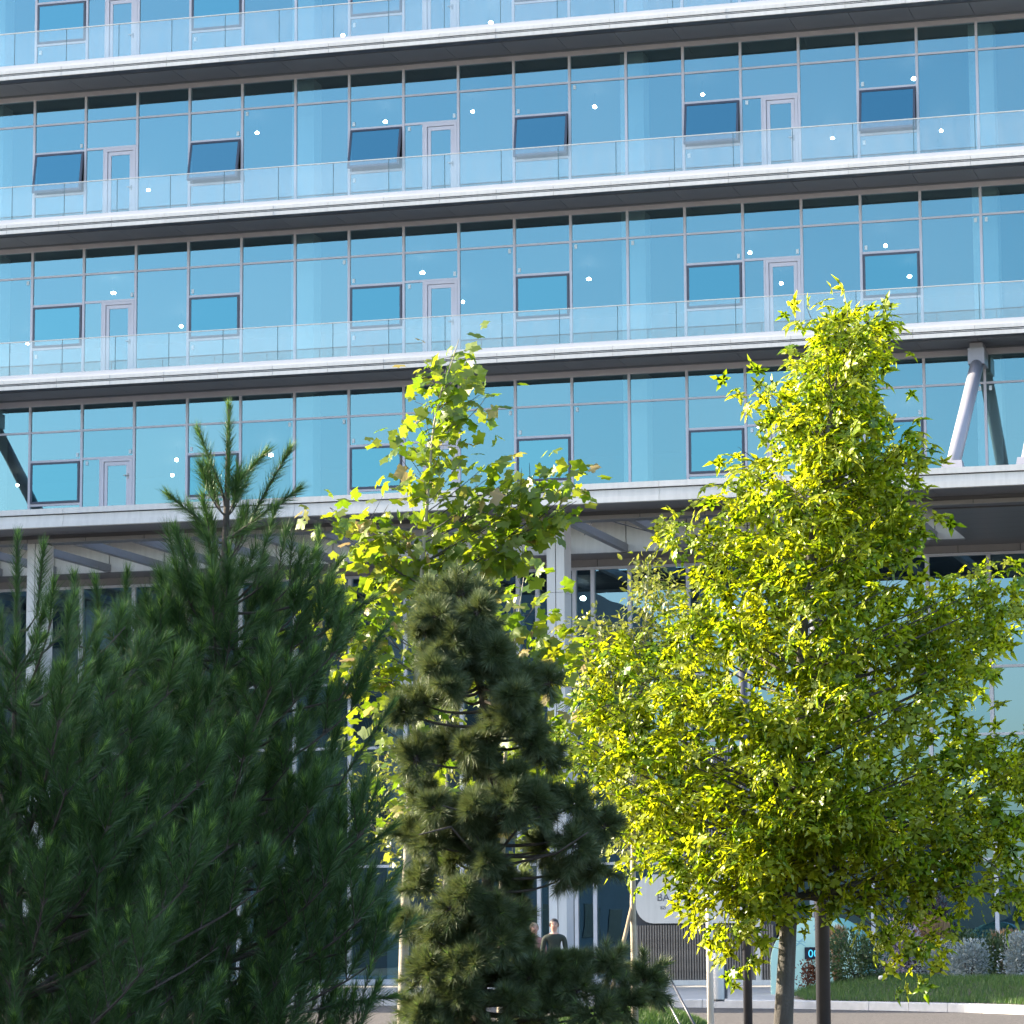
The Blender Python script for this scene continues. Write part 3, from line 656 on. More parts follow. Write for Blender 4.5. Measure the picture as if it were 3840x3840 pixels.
# ---- the large star-leaved tree on the right
STAR = [(1520, 600), (1545, 640, -.2), (1600, 612, .2), (1650, 602), (1668, 640, .2), (1640, 690, -.3), (1528, 690), (1618, 735, .3), (1560, 690, -.4), (1585, 640, .1),
 (1425, 735, .1), (1478, 782, .1), (1508, 805, -.3), (1610, 790, .2), (1482, 845), (1640, 830, .3), (1560, 830, -.5), (1390, 882, .1), (1722, 842), (1690, 872),
 (1440, 935), (1660, 930), (1700, 950), (1385, 955), (1500, 930, -.5), (1600, 950, .6), (1550, 980, -.7), (1300, 1002), (1340, 1025), (1400, 1010), (1690, 1000), (1728, 990), (1620, 1030, -.6), (1470, 1050, -.6),
 (1352, 1080), (1420, 1100, -.5), (1520, 1110, -.9), (1640, 1110, .5), (1710, 1090), (1580, 1150, -.9), (1800, 1125), (1858, 1105), (1893, 1125), (1878, 1185), (1760, 1165, .3),
 (1400, 1190, -.5), (1480, 1200, -.9), (1660, 1200, -.8), (1720, 1230, .4), (1840, 1240), (1800, 1290, -.5), (1560, 1240, -1), (1130, 1240), (1085, 1300), (1200, 1235), (1280, 1195), (1312, 1155), (1150, 1330), (1250, 1300, -.5), (1325, 1310, -.7),
 (1075, 1380), (1120, 1430), (1200, 1400, -.5), (1290, 1400, -.9), (1400, 1330, -1), (1480, 1340, -1.1), (1600, 1310, -1.1), (1700, 1340, -.8), (1780, 1370), (1850, 1400), (1920, 1390), (1965, 1420), (1900, 1470),
 (1160, 1500), (1230, 1500, -.6), (1330, 1490, -.9), (1430, 1440, -1.2), (1540, 1430, -1.2), (1640, 1420, -1.1), (1740, 1450, -.7), (1830, 1520), (1930, 1530), (1990, 1500), (1380, 1540, -1.1), (1500, 1530, -1.2), (1600, 1520, -1.2), (1690, 1540, -.9), (1770, 1550, -.4),
 (1190, 1600), (1250, 1610, -.5), (1340, 1600, -1), (1420, 1620, -1.2), (1520, 1600, -1.2), (1620, 1580, -1.0), (1700, 1620, -.5), (1790, 1610), (1880, 1620), (1960, 1630),
 (1320, 1670, -.6), (1380, 1700, -.9), (1450, 1690, -1.1), (1560, 1640, -.9), (1640, 1650, -.6), (1720, 1680), (1800, 1680), (1870, 1690), (1930, 1680),
 (1330, 1720), (1365, 1740, -.5), (1415, 1755, -.6), (1400, 1795), (1440, 1720, -.8), (1600, 1680, -.4), (1700, 1760), (1760, 1770), (1720, 1815)]
def _tx(y): return float(np.interp(y, [640, 720, 820, 950, 1100], [1588, 1578, 1560, 1540, 1522]))
_st = []
for q in STAR:
    x, y, *o = q
    if y < 900: x = _tx(y)+(x-_tx(y))*((.85 if y < 700 else .6) if abs(x-_tx(y)) < 95 else .9)
    if y > 1550 and 1425 < x < 1675: y -= 45+(y-1550)*.45
    _st.append((x, y, *o))
STAR = _st
broad_tree('star_leaved_tree', 'sunlit yellow-green tree with star-shaped leaves and a thick furrowed grey trunk', [(1474, 2015), (1482, 1850), (1490, 1700), (1500, 1550), (1508, 1400), (1512, 1250), (1522, 1100), (1540, 950), (1560, 820), (1578, 720), (1588, 640)],
           .105, 32.0, STAR, 'star', 'star', 'bark', .146, per=9, step=.13, spread=.14, back=(.4, 1.9), nsingle=290, tuft=15, rise=.35, gap=.48, noback=1600, face=.9, bprob=.8)

# ---- plane tree in the middle
PLANE = [(866, 672), (880, 696), (806, 705), (845, 705), (905, 745), (770, 790), (815, 770), (868, 800), (835, 745), (785, 840), (840, 850), (750, 850), (800, 900), (868, 890), (915, 880),
 (960, 905), (1000, 900), (1040, 910), (1080, 920), (1088, 945), (1030, 965), (890, 1000), (820, 1010), (700, 978), (650, 988), (605, 972), (690, 1040), (640, 1090), (600, 1130), (680, 1130), (640, 1180), (720, 1180), (600, 1205), (660, 1230), (760, 1120), (830, 1060), (855, 1035), (700, 1260), (740, 1330), (650, 1300),
 (770, 1380), (750, 1450), (765, 1500), (820, 1440), (700, 1400), (745, 1540), (790, 1560), (720, 1500), (860, 1250), (820, 1330)]
PLANE = [((824 if y < 780 else 812)+(x-(824 if y < 780 else 812))*(.75 if y < 900 and abs(x-815) < 90 else 1), y) for x, y in PLANE]
broad_tree('plane_tree', 'slender pale-trunked plane tree with broad lobed leaves rising above the pines', [(757, 1992), (760, 1900), (763, 1745), (774, 1500), (787, 1250), (799, 1027), (806, 950), (811, 880), (819, 800), (832, 740), (850, 690), (866, 640)],
           .062, 34.0, PLANE, 'plane', 'plane', 'palebark', .110, per=6, step=.15, spread=.16, back=(.2, .8), nsingle=230, tuft=6, rise=.5, gap=.35, noback=1250)
PL2 = [(990, 1085), (962, 1125), (1012, 1140), (945, 1165), (1000, 1200), (1050, 1225), (980, 1252), (1060, 1275), (1040, 1190), (905, 1150), (1070, 1330), (1085, 1400), (1055, 1425), (960, 1330), (900, 1300), (1000, 1400), (880, 1400), (1060, 1500), (940, 1450), (850, 1500), (1000, 1300), (1020, 1560), (900, 1560)]
broad_tree('plane_tree', 'young plane tree almost hidden behind the bushy grey-green pine', [(945, 1955), (945, 1870), (947, 1700), (950, 1500), (960, 1300), (975, 1180), (988, 1090)],
           .055, 39.0, PL2, 'plane', 'plane', 'palebark', .135, per=5, step=.16, spread=.2, back=(.2, .9), nsingle=60, tuft=6, rise=.5)
# ---- slender small-leaved trees with stakes
SM = [(1225, 1052), (1232, 1085), (1215, 1095), (1245, 1120), (1205, 1135), (1228, 1140), (1240, 1165), (1110, 1180), (1130, 1205), (1090, 1215), (1160, 1200), (1190, 1190), (1270, 1160), (1300, 1150), (1280, 1200), (1100, 1260), (1150, 1260), (1200, 1250), (1250, 1260), (1310, 1240), (1120, 1320), (1180, 1330), (1240, 1330), (1300, 1330), (1150, 1400), (1210, 1400), (1280, 1400), (1130, 1470), (1190, 1480), (1250, 1480), (1310, 1470), (1180, 1540), (1290, 1520)]
broad_tree('young_tree', 'young olive-leaved tree with a thin cream trunk held by a leaning stake', [(1198, 1965), (1197, 1840), (1194, 1700), (1196, 1500), (1205, 1350), (1216, 1200), (1224, 1060)],
           .052, 41.0, SM, 'small', 'small', 'palebark', .092, per=18, step=.08, spread=.12, back=(-.8, .9), nsingle=0, tuft=30, rise=.7)
SM2 = [(840, 1300), (800, 1400), (880, 1400), (760, 1480), (830, 1500), (910, 1480), (780, 1560), (860, 1580), (920, 1560), (820, 1640), (700, 1560), (690, 1480), (720, 1420)]
broad_tree('young_tree', 'young tree whose lit thin trunk shows low behind the bushy pine', [(838, 1958), (839, 1850), (840, 1700), (842, 1500), (842, 1310)],
           .045, 43.0, SM2, 'small', 'small', 'palebark', .085, per=12, step=.09, spread=.16, back=(-.6, .6), nsingle=0, tuft=10, rise=.7)
# stakes
def pole(name, a, c, r, m, label, cat, group=None):
    a = np.array(a); c = np.array(c); b = MB(); b.tube([a-a, c-a], [r, r*.9], 8); return tag(b.build(name, m, None, True, loc=a), label, cat, group)
pole('tree_stake', P(1135, 1955, 40.6), P(1192, 1712, 41.0), .03, 'wood', 'leaning wooden stake tied to the thin cream trunk', 'stake')
pole('guy_cable', P(1325, 1962, 37.5), P(1262, 1842, 38.5), .016, 'dark', 'thicker dark slanting cable beside the roadside grass mound', 'cable')
pole('guy_cable', P(1298, 1962, 37.0), P(1245, 1862, 38.0), .010, 'lampmetal', 'thinner pale slanting cable beside the roadside grass mound', 'cable')

# ------------------------------------------------------------------ pines
class Needles:
    def __init__(s): s.V = []; s.W = []
    def shoot(s, a, c, n, ln, ang=(25, 62), w=.0052, cand=0):
        a = np.array(a); c = np.array(c); ax = c-a; L = np.linalg.norm(ax); ax = ax/(L+1e-9)
        t = RNG.uniform(0, 1, n)**.85; p = a+t[:, None]*(c-a)
        r = unit(np.cross(ax, RNG.normal(0, 1, (n, 3)))); al = np.radians(RNG.uniform(*ang, n)); al = al*(1-.55*np.clip((t-.75)/.25, 0, 1))
        dv = ax*np.cos(al)[:, None]+r*np.sin(al)[:, None]; dv[:, 2] += .06; dv = unit(dv)
        l = ln*RNG.uniform(.75, 1.15, n); tip = p+dv*l[:, None]+np.array((0, 0, -.10))*(l**1.0)[:, None]*.6
        sd = unit(np.cross(dv, RNG.normal(0, 1, (n, 3))))*w/2
        s.V.append(np.stack([p-sd, p+sd, tip], 1).reshape(-1, 3))
        if cand:
            q = c; m = cand; r = unit(np.cross(ax, RNG.normal(0, 1, (m, 3)))); al = np.radians(RNG.uniform(6, 32, m)); dv = ax*np.cos(al)[:, None]+r*np.sin(al)[:, None]
            pp = q-ax*RNG.uniform(-.02, .07, m)[:, None]; tip = pp+dv*(RNG.uniform(.06, .115, m))[:, None]; sd = unit(np.cross(dv, RNG.normal(0, 1, (m, 3))))*.0038
            s.W.append(np.stack([pp-sd, pp+sd, tip], 1).reshape(-1, 3))
    def build(s, e, base, mt):
        V = np.concatenate(s.V)-base; tag(put('crown', tris_mesh('needles', V, np.arange(len(V)).reshape(-1, 3), mt), e), kind='stuff')
        if s.W:
            V = np.concatenate(s.W)-base; tag(put('young_shoots', tris_mesh('young_needles', V, np.arange(len(V)).reshape(-1, 3), 'candle'), e), kind='stuff')
def pine(name, label, trunk, d, rad, env, extra, bark='pinebark', mt='needle', whorl=.27, nb=8, nn=215, ln=.175):
    tp = np.array([P(x, y, d) for x, y in trunk]); base = tp[0].copy(); e = tag(empty(name, base), label, 'tree', 'pines in front of the building')
    b = MB(); b.tube(tp-base, list(np.linspace(rad, .012, len(tp))), 10); b.build('trunk', bark, e, True)
    br = MB(); N = Needles(); H = tp[-1][2]-base[2]; z = .12
    zz = tp[:, 2]-base[2]
    while z < H-.62:
        f = z/H; S = np.array([np.interp(z, zz, tp[:, k]) for k in range(3)]); Rr = np.interp(f, [q[0] for q in env], [q[1] for q in env])
        a0 = random.uniform(0, 6.28); m = nb if f < .6 else (6 if f < .72 else 4)
        for k in range(m):
            a = a0+2*math.pi*k/m+random.uniform(-.25, .25); L = Rr*random.choice((random.uniform(.6, .85), random.uniform(.85, 1.2))); upn = .25+.9*f
            D = unit(np.array((math.cos(a), math.sin(a), upn*.8))); hor = np.array((math.cos(a), math.sin(a), 0))
            E = S+hor*L+np.array((0, 0, L*(.30+.55*f)+.05)); mid = S+hor*L*.6+np.array((0, 0, L*(.08+.3*f)))
            ts = np.linspace(0, 1, 6); path = np.array([(1-t)**2*S+2*t*(1-t)*mid+t*t*E for t in ts]); br.tube(path-base, list(np.linspace(.008+.009*L, .005, 6)), 5, cap=False)
            ns = max(2, int(L/.29))
            for j in range(ns):
                t = .22+.78*(j+.7)/ns; q = np.array([np.interp(t, ts, path[:, i]) for i in range(3)])
                for sg in (((0, -1, 1) if j < ns-1 else (0, 0, -1, 1)) if f < .70 else (0,)):
                    side = np.array((-math.sin(a), math.cos(a), 0))*sg*random.uniform(.25, .75)
                    c = q+unit(hor*random.uniform(.15, .55)+side+np.array((0, 0, random.uniform(.65, 1.15))))*random.uniform(.32, .58)*(1.12-.62*f)
                    br.tube([q-base, c-base], [.006, .003], 4, cap=False); N.shoot(q+(c-q)*.08, c, int(nn*random.uniform(.7, 1.1)), ln, (18, 50), cand=random.choice((0, 30, 44)))
        z += whorl*random.uniform(.8, 1.15)*(1 if f < .68 else 1.3)
    # leader and named shoots
    top = tp[-1]; N.shoot(tp[-1]-np.array((0, 0, .75)), top, int(nn*2.4), ln*.80, (14, 48), cand=40)
    for x0, y0, x1, y1, dd in extra:
        a = P(x0, y0, d+dd); c = P(x1, y1, d+dd); k = np.array([np.interp(a[2], tp[:, 2], tp[:, i]) for i in range(3)]); k[2] -= .12; br.tube([k-base, (k+a)/2-base-np.array((0, 0, .05)), a-base, c-base], [.014, .012, .010, .005], 5, cap=False)
        L = np.linalg.norm(c-a); N.shoot(a-(c-a)*.1, c, int(nn*(1.1+1.5*L)), ln*.9, (16, 52), cand=40)
    br.build('branches', bark, e, True); N.build(e, base, mt); return e
ENV = [(0, 1.3), (.15, 1.45), (.35, 1.35), (.5, 1.08), (.6, .80), (.7, .46), (.78, .26), (.9, .10), (1, .05)]
pine('pine_tree', 'tall dark green pine in full shade with an upright central leader', [(375, 2100), (382, 1850), (392, 1600), (405, 1350), (420, 1150), (428, 950), (432, 772)], 26.0, .085, ENV,
     [(470, 985, 545, 850, -.1), (430, 930, 500, 855, .1), (420, 930, 375, 815, 0), (400, 1000, 320, 935, .1), (440, 1010, 560, 925, -.2), (600, 1200, 700, 1130, .2), (560, 1180, 640, 1060, .1), (640, 1320, 730, 1180, -.2), (600, 1130, 600, 1010, 0), (480, 1100, 520, 960, -.3), (370, 1120, 330, 1000, -.2),
      (230, 1200, 240, 1082, .2), (190, 1200, 180, 1096, .1), (150, 1220, 140, 1092, 0), (640, 1480, 740, 1330, -.3), (620, 1650, 740, 1560, -.4), (640, 1800, 745, 1720, -.3), (620, 1900, 740, 1880, -.3)])
pine('pine_tree', 'broad dark green pine at the left edge of the picture with pale young tips', [(25, 2120), (28, 1850), (30, 1600), (32, 1350), (33, 1180), (33, 1015)], 24.0, .075, [(0, 1.7), (.2, 1.75), (.45, 1.45), (.62, 1.0), (.78, .5), (1, .10)],
     [(70, 1160, 82, 1035, -.1), (120, 1300, 130, 1150, -.2), (215, 1480, 190, 1300, -.5), (180, 1750, 190, 1480, -1.0), (90, 1800, 60, 1620, -1.1), (270, 1700, 300, 1540, -.8), (150, 1650, 150, 1500, -1.1)])
# ---- the bushy grey-green pine in the middle, needles in rounded mops
def mop_pine():
    d = 30.0; trunk = [(900, 2060), (903, 1900), (915, 1750), (925, 1600), (930, 1480), (925, 1380), (908, 1300), (886, 1235), (876, 1160), (872, 1075)]
    tp = np.array([P(x, y, d) for x, y in trunk]); base = tp[0].copy(); e = tag(empty('pine_tree', base), 'bushy grey-green pine with rounded needle mops and a bent bare trunk', 'tree', 'pines in front of the building')
    b = MB(); b.tube(tp-base, [.078, .072, .064, .056, .05, .045, .04, .03, .02, .01], 12); b.build('trunk', 'pinebark', e, True)
    C = [(866, 1085, 62, 0), (815, 1105, 45, .1), (905, 1110, 45, .1), (800, 1165, 52, -.1), (850, 1175, 60, -.3), (905, 1180, 42, .2), (820, 1225, 45, -.2), (1035, 1265, 40, 0), (985, 1265, 42, -.1), (940, 1240, 38, .2), (800, 1300, 48, .1), (760, 1320, 40, 0), (860, 1290, 40, .3),
         (1000, 1340, 50, -.2), (950, 1330, 45, -.4), (850, 1370, 55, .2), (785, 1400, 55, 0), (900, 1420, 40, .4), (1030, 1400, 48, .1), (960, 1480, 62, -.5), (1010, 1490, 55, -.4), (900, 1500, 35, -.5), (800, 1480, 55, .1), (1085, 1490, 55, -.1), (1140, 1530, 52, 0), (1080, 1560, 60, -.3), (1030, 1570, 55, .2), (820, 1560, 58, -.1), (770, 1550, 45, .1), (1120, 1600, 60, 0), (1060, 1630, 46, -.1), (860, 1600, 45, .4),
         (790, 1640, 52, 0), (850, 1680, 55, -.4), (820, 1740, 55, -.2), (980, 1660, 40, .3), (965, 1720, 42, -.2), (1055, 1822, 34, -.1), (1092, 1800, 30, 0), (950, 1750, 50, -.4), (770, 1720, 45, .1), (870, 1790, 55, -.4), (800, 1810, 55, -.2), (1000, 1815, 50, -.3), (1090, 1835, 52, -.2), (1150, 1790, 58, 0), (1215, 1815, 60, .1), (1180, 1860, 60, -.1), (1240, 1850, 35, .1), (1120, 1880, 60, -.3), (1040, 1870, 55, -.3), (960, 1860, 50, -.5), (860, 1870, 55, -.4), (790, 1880, 50, -.2), (840, 1930, 55, -.5), (940, 1930, 55, -.6), (1040, 1940, 55, -.4), (1140, 1945, 55, -.2), (760, 1935, 45, 0)]
    for _ in range(72):
        y = random.uniform(1130, 1930); w = np.interp(y, [1100, 1200, 1300, 1500, 1700, 1930], [45, 70, 105, 120, 110, 130]); x = np.interp(y, [1100, 1250, 1400, 1600, 1930], [868, 880, 905, 935, 920])+random.uniform(-w, w)
        if 1000 < x < 1095 and 1640 < y < 1815: continue
        C.append((x, y, random.uniform(34, 50), random.uniform(-.65, .45)))
    C += [(1052, 1806, 20, -.2), (1080, 1808, 20, -.1), (1030, 1835, 38, -.2), (1070, 1830, 34, -.1), (1052, 1826, 28, -.2), (984, 1766, 24, -.1), (1000, 1800, 28, -.1)]
    br = MB(); N = Needles(); tyy = np.array([t[1] for t in trunk]); ppm = FPX/KS/d
    for x, y, r, o in C:
        c = P(x, y, d+o); rm = r/ppm*1.22; yy = min(y+abs(x-915)*.22+15, 1960); S = np.array([np.interp(yy, tyy[::-1], tp[::-1, k]) for k in range(3)])
        E = c+np.array((0, 0, -rm*.5)); mid = (S+E)/2+np.array((0, 0, -.10))+RNG.normal(0, .04, 3); ts = np.linspace(0, 1, 6)
        br.tube([((1-t)**2*S+2*t*(1-t)*mid+t*t*E)-base for t in ts], list(np.linspace(.02, .007, 6)), 5, cap=False)
        for k in range(20):
            v = unit(RNG.normal(0, 1, 3)+np.array((0, 0, .55))); l = rm*random.uniform(.35, .75); q = E+v*l
            br.tube([E-base, q-base], [.006, .003], 4, cap=False); N.shoot(E+v*l*.2, q, 230, .135, (22, 75), .0058, 5 if y > 1640 else 0)
    # bare bent branch stubs
    for a, m, z in (((905, 1640), (850, 1560), (790, 1575)), ((915, 1620), (870, 1530), (835, 1520)), ((930, 1630), (980, 1560), (1020, 1540)), ((935, 1640), (1050, 1610), (1110, 1570))):
        S = np.array([np.interp(a[1], tyy[::-1], tp[::-1, k]) for k in range(3)]); br.tube([S-base, P(*m, d-.5)-base, P(*z, d-.55)-base], [.016, .012, .006], 6, cap=False)
    br.build('branches', 'pinebark', e, True); N.build(e, base, 'needle2')
mop_pine()

# ------------------------------------------------------------------ shrubs of the bed
def shrub(name, label, px, mt, kind, n, size, d=63.0, group=None, stems=True):
    """px = (x0, x1, ytop, ybot) in photograph pixels"""
    x0, x1, yt, yb = px; base = np.array(at((x0+x1)/2, yb, d)); ppm = FPX/d; rx = (x1-x0)/2/ppm; h = (yb-yt)/ppm
    base[2] = bed_z(base[0], base[1]); e = tag(empty(name, base), label, 'shrub', group); b = MB()
    for k in range(7):
        a = random.uniform(0, 6.28); b.tube([(0, 0, -.02), (math.cos(a)*rx*.4, math.sin(a)*rx*.4, h*.5), (math.cos(a)*rx*.6, math.sin(a)*rx*.6, h*.85)], [.012, .008, .003], 5, cap=False)
    b.build('stems', 'pinebark', e)
    ncl = max(8, n//40); ca = RNG.uniform(0, 6.28, ncl); cu = RNG.uniform(.25, 1, ncl); ct = RNG.uniform(.05, .95, ncl)
    rr = rx*np.sqrt(np.clip(1-((ct-.42)/.62)**2, .05, 1)); cc = np.stack([np.cos(ca)*rr*cu, np.sin(ca)*rr*cu, ct*h], 1)
    i = RNG.integers(0, ncl, n); pos = cc[i]+RNG.normal(0, .07+.06*rx, (n, 3)); pos[:, 2] = np.clip(pos[:, 2], .02, h*1.08)
    Y = unit(pos-np.array((0, 0, h*.35)))+RNG.normal(0, .5, (n, 3))+np.array((0, 0, .35)); Nn = RNG.normal(0, 1, (n, 3))+np.array((0, 0, .6))
    V, F = scatter(kind, pos, Y, Nn, size*RNG.uniform(.6, 1.2, n)); tag(put('foliage', tris_mesh('foliage', V, F, mt), e), kind='stuff'); return e
def tuft(name, label, px, mt, n, d=63.0, w=.008):
    x0, x1, yt, yb = px; base = np.array(at((x0+x1)/2, yb, d)); ppm = FPX/d; rx = (x1-x0)/2/ppm; h = (yb-yt)/ppm; base[2] = bed_z(base[0], base[1]); h = max(h, .3)
    e = tag(empty(name, base), label, 'plant'); top = at((x0+x1)/2, yt, d).z-base[2]
    a = RNG.uniform(0, 6.28, n); r = rx*np.sqrt(RNG.uniform(0, 1, n)); L = top*RNG.uniform(.7, 1.05, n)
    p0 = np.stack([r*.25*np.cos(a), r*.25*np.sin(a), np.zeros(n)], 1); p1 = np.stack([r*np.cos(a), r*np.sin(a), L], 1); sd = np.stack([-np.sin(a), np.cos(a), 0*a], 1)*w/2
    V = np.stack([p0-sd, p0+sd, p1], 1).reshape(-1, 3)
    q = p1-(p1-p0)*.28; s2 = np.stack([np.cos(a+1), np.sin(a+1), 0*a], 1)*w*1.6; V2 = np.stack([q, q*.35+p1*.65-s2, p1, q, p1, q*.35+p1*.65+s2], 1).reshape(-1, 3)
    V = np.concatenate([V, V2]); tag(put('blades', tris_mesh('blades', V, np.arange(len(V)).reshape(-1, 3), mt), e), kind='stuff'); return e
tuft('feather_grass', 'tan feathery grass in front of the mint sign', (3095, 3185, 3470, 3690), 'tan', 420, 64.5)
tuft('feather_grass', 'dry brown grass plumes before the dark doorway', (3420, 3575, 3432, 3660), 'tan', 380, 66)
tuft('feather_grass', 'orange-tan grass plumes at the right edge of the bed', (3715, 3845, 3485, 3660), 'tan', 520, 64)
shrub('leafy_shrub', 'dark green shrub in front of the mint sign', (3100, 3320, 3545, 3722), 'bush', 'small', 2600, .075, 63)
shrub('leafy_shrub', 'small red-tinged shrub just left of the thick lamp post', (2998, 3072, 3615, 3712), 'red', 'small', 700, .06, 63.6)
shrub('leafy_shrub', 'dark purple-leaved bush before the dark doorway', (3390, 3600, 3345, 3650), 'purple', 'small', 3000, .09, 67)
shrub('flowering_shrub', 'pale flowering shrub under the right tree', (3320, 3450, 3500, 3700), 'flower', 'small', 1400, .075, 65)
shrub('silver_shrub', 'larger silver-leaved shrub behind the lawn', (3570, 3705, 3590, 3722), 'silver', 'small', 2600, .055, 62)
shrub('silver_shrub', 'smaller silver-leaved shrub half under the hanging leaves', (3455, 3590, 3585, 3712), 'silver', 'small', 2200, .055, 63.5)
shrub('silver_shrub', 'silver-leaved shrub cut by the right edge of the picture', (3770, 3900, 3555, 3712), 'silver', 'small', 2600, .055, 61.5)
shrub('leafy_shrub', 'green shrub between the two silver shrubs at right', (3680, 3815, 3570, 3722), 'bush', 'small', 2000, .07, 63)
shrub('leafy_shrub', 'low green shrub behind the silver shrubs', (3500, 3720, 3545, 3700), 'bush', 'small', 1800, .07, 66)

# ------------------------------------------------------------------ street furniture
def lamp_post(x, ytop, d, r, hw, hh, label):
    base = np.array(at(x, 3600, d)); base[2] = -.145; top = at(x, ytop, d).z+.145; e = tag(empty('lamp_post', base), label, 'lamp post', 'lamp posts')
    b = MB(); b.lathe([(r*1.0, 0), (r, top-hh-.06)], (0, 0, 0), 24); o = b.build('pole', 'dark', e, True)
    b = MB(); b.lathe([(r*2.1, 0), (r*2.1, .02), (r*1.15, .03), (r*1.05, .06)], (0, 0, 0), 24); b.build('base_plate', 'dark', e)
    for k in range(4):
        a = math.pi/4+k*math.pi/2; c = MB(); c.lathe([(.014, 0), (.014, .03), (.008, .05)], (r*1.6*math.cos(a), r*1.6*math.sin(a), .02), 8); c.build('bolt', 'lampmetal', e)
    b = MB(); b.lathe([(r*.8, top-hh-.10), (r*.8, top-hh)], (0, 0, 0), 20); b.build('neck', 'dark', e, True)
    b = MB(); b.lathe([(hw*.96, top-hh), (hw, top-hh+.01), (hw, top-.01), (hw*.97, top)], (0, 0, 0), 28); h = b.build('lamp_head', 'lampmetal', e, True)
    b = MB(); b.lathe([(hw*1.012, top-hh*.62), (hw*1.012, top-hh*.58)], (0, 0, 0), 28); b.build('band', 'dark', h)
    return e
lamp_post(3085, 1590, 34.2, .078, .19, .62, 'thick dark lamp post rising through the star-leaved tree beside its trunk')
lamp_post(2802, 2255, 38.5, .055, .14, .30, 'thinner dark lamp post with a short metal cylinder head left of the tree trunk')
# white round bollard bin
q = atZ(2697, 3755, 0.0); e = tag(empty('litter_bin', (q.x, q.y, 0)), 'white cylindrical litter bin standing on the plaza by the kerb', 'litter bin')
b = MB(); b.lathe([(.118, .03), (.122, .05), (.122, .86), (.116, .90)], (0, 0, 0), 24); b.build('body', 'white', e, True)
b = MB(); b.lathe([(.10, .0), (.10, .035)], (0, 0, 0), 24); b.build('foot', 'dark', e, True)
b = MB(); b.lathe([(.126, .90), (.128, .915), (.126, .95), (.06, .965)], (0, 0, 0), 24); b.build('lid', 'dark', e, True)
b = MB(); b.box(.116, .15, -.05, .05, .05, .88); b.build('bin_shade_strip', 'dark', e)  # dark strip standing in for the shade on the bin's right side
# white pole
q = np.array(at(2662, 3600, 44.0)); q[2] = -.15; e = tag(empty('sign_pole', q), 'slim white pole in front of the litter bin', 'pole')
zt = at(2655, 3275, 44.0).z+.15; b = MB(); b.lathe([(.048, 0), (.048, zt-.02), (.03, zt)], (0, 0, 0), 16); b.build('pole', 'white', e, True)
b = MB(); b.lathe([(.10, 0), (.10, .015), (.055, .03)], (0, 0, 0), 16); b.build('base_plate', 'white', e, True)
# garden light
q = at(3311, 3700, 62.0); zb = bed_z(q.x, q.y); zt = at(3311, 3664, 62.0).z; e = tag(empty('garden_light', (q.x, q.y, zb)), 'small white mushroom-shaped garden light on the lawn', 'garden light')
b = MB(); b.lathe([(.03, 0), (.03, max(zt-zb-.06, .05))], (0, 0, 0), 12); b.build('stem', 'wood', e, True)
b = MB(); hh = max(zt-zb, .12); b.lathe([(.06, hh-.09), (.085, hh-.08), (.092, hh-.04), (.075, hh-.008), (.03, hh)], (0, 0, 0), 20); b.build('cap', 'white', e, True)
# mint arch sign
q = np.array(at(3063, 3729, 66.0)); q[2] = 0; ARCH = tag(empty('arch_sign', q), 'mint green arched countdown sign with a small dark display', 'sign')
ARCH.rotation_euler = (0, 0, CAM_YAW*.9)
def arch(R_, H, y0, y1, dx, m, name):
    P_ = [(-R_, 0), (R_, 0)]+[(R_*math.cos(a), H-R_+R_*math.sin(a)) for a in np.linspace(0, math.pi, 40)]
    n = len(P_); b = MB(); b.add([(x+dx, y0, z) for x, z in P_]+[(x+dx, y1, z) for x, z in P_], [tuple(range(n)), tuple(range(2*n-1, n-1, -1))]+[(i, n+i, n+(i+1) % n, (i+1) % n) for i in range(n)]); return b.build(name, m, ARCH)
arch(.95, 1.58, -.08, .08, 0, 'mint', 'front_panel'); arch(.97, 1.60, .10, .40, .30, 'teal', 'back_panel')
dp = pbox('display', -.245, .08, -.115, -.081, .72, .97, 'screen', ARCH)
for i, t_ in enumerate(('0', '0')): o = text('digit', t_, .155, (-.175+.115*i, -.119, .765), 'digits', ARCH, .002)
text('lettering', '2029', .10, (-.055, -.086, 1.32), 'letterblue', ARCH, .003)
for k in range(3):   # thin wave lines painted on the panel
    pts = [(-.55+.03*i, -.083, 1.12-.05*k+.03*math.sin(i*.8+k)) for i in range(12)]; b = MB(); b.tube(pts, [.005]*12, 5); b.build('wave_line', 'letterblue', ARCH)

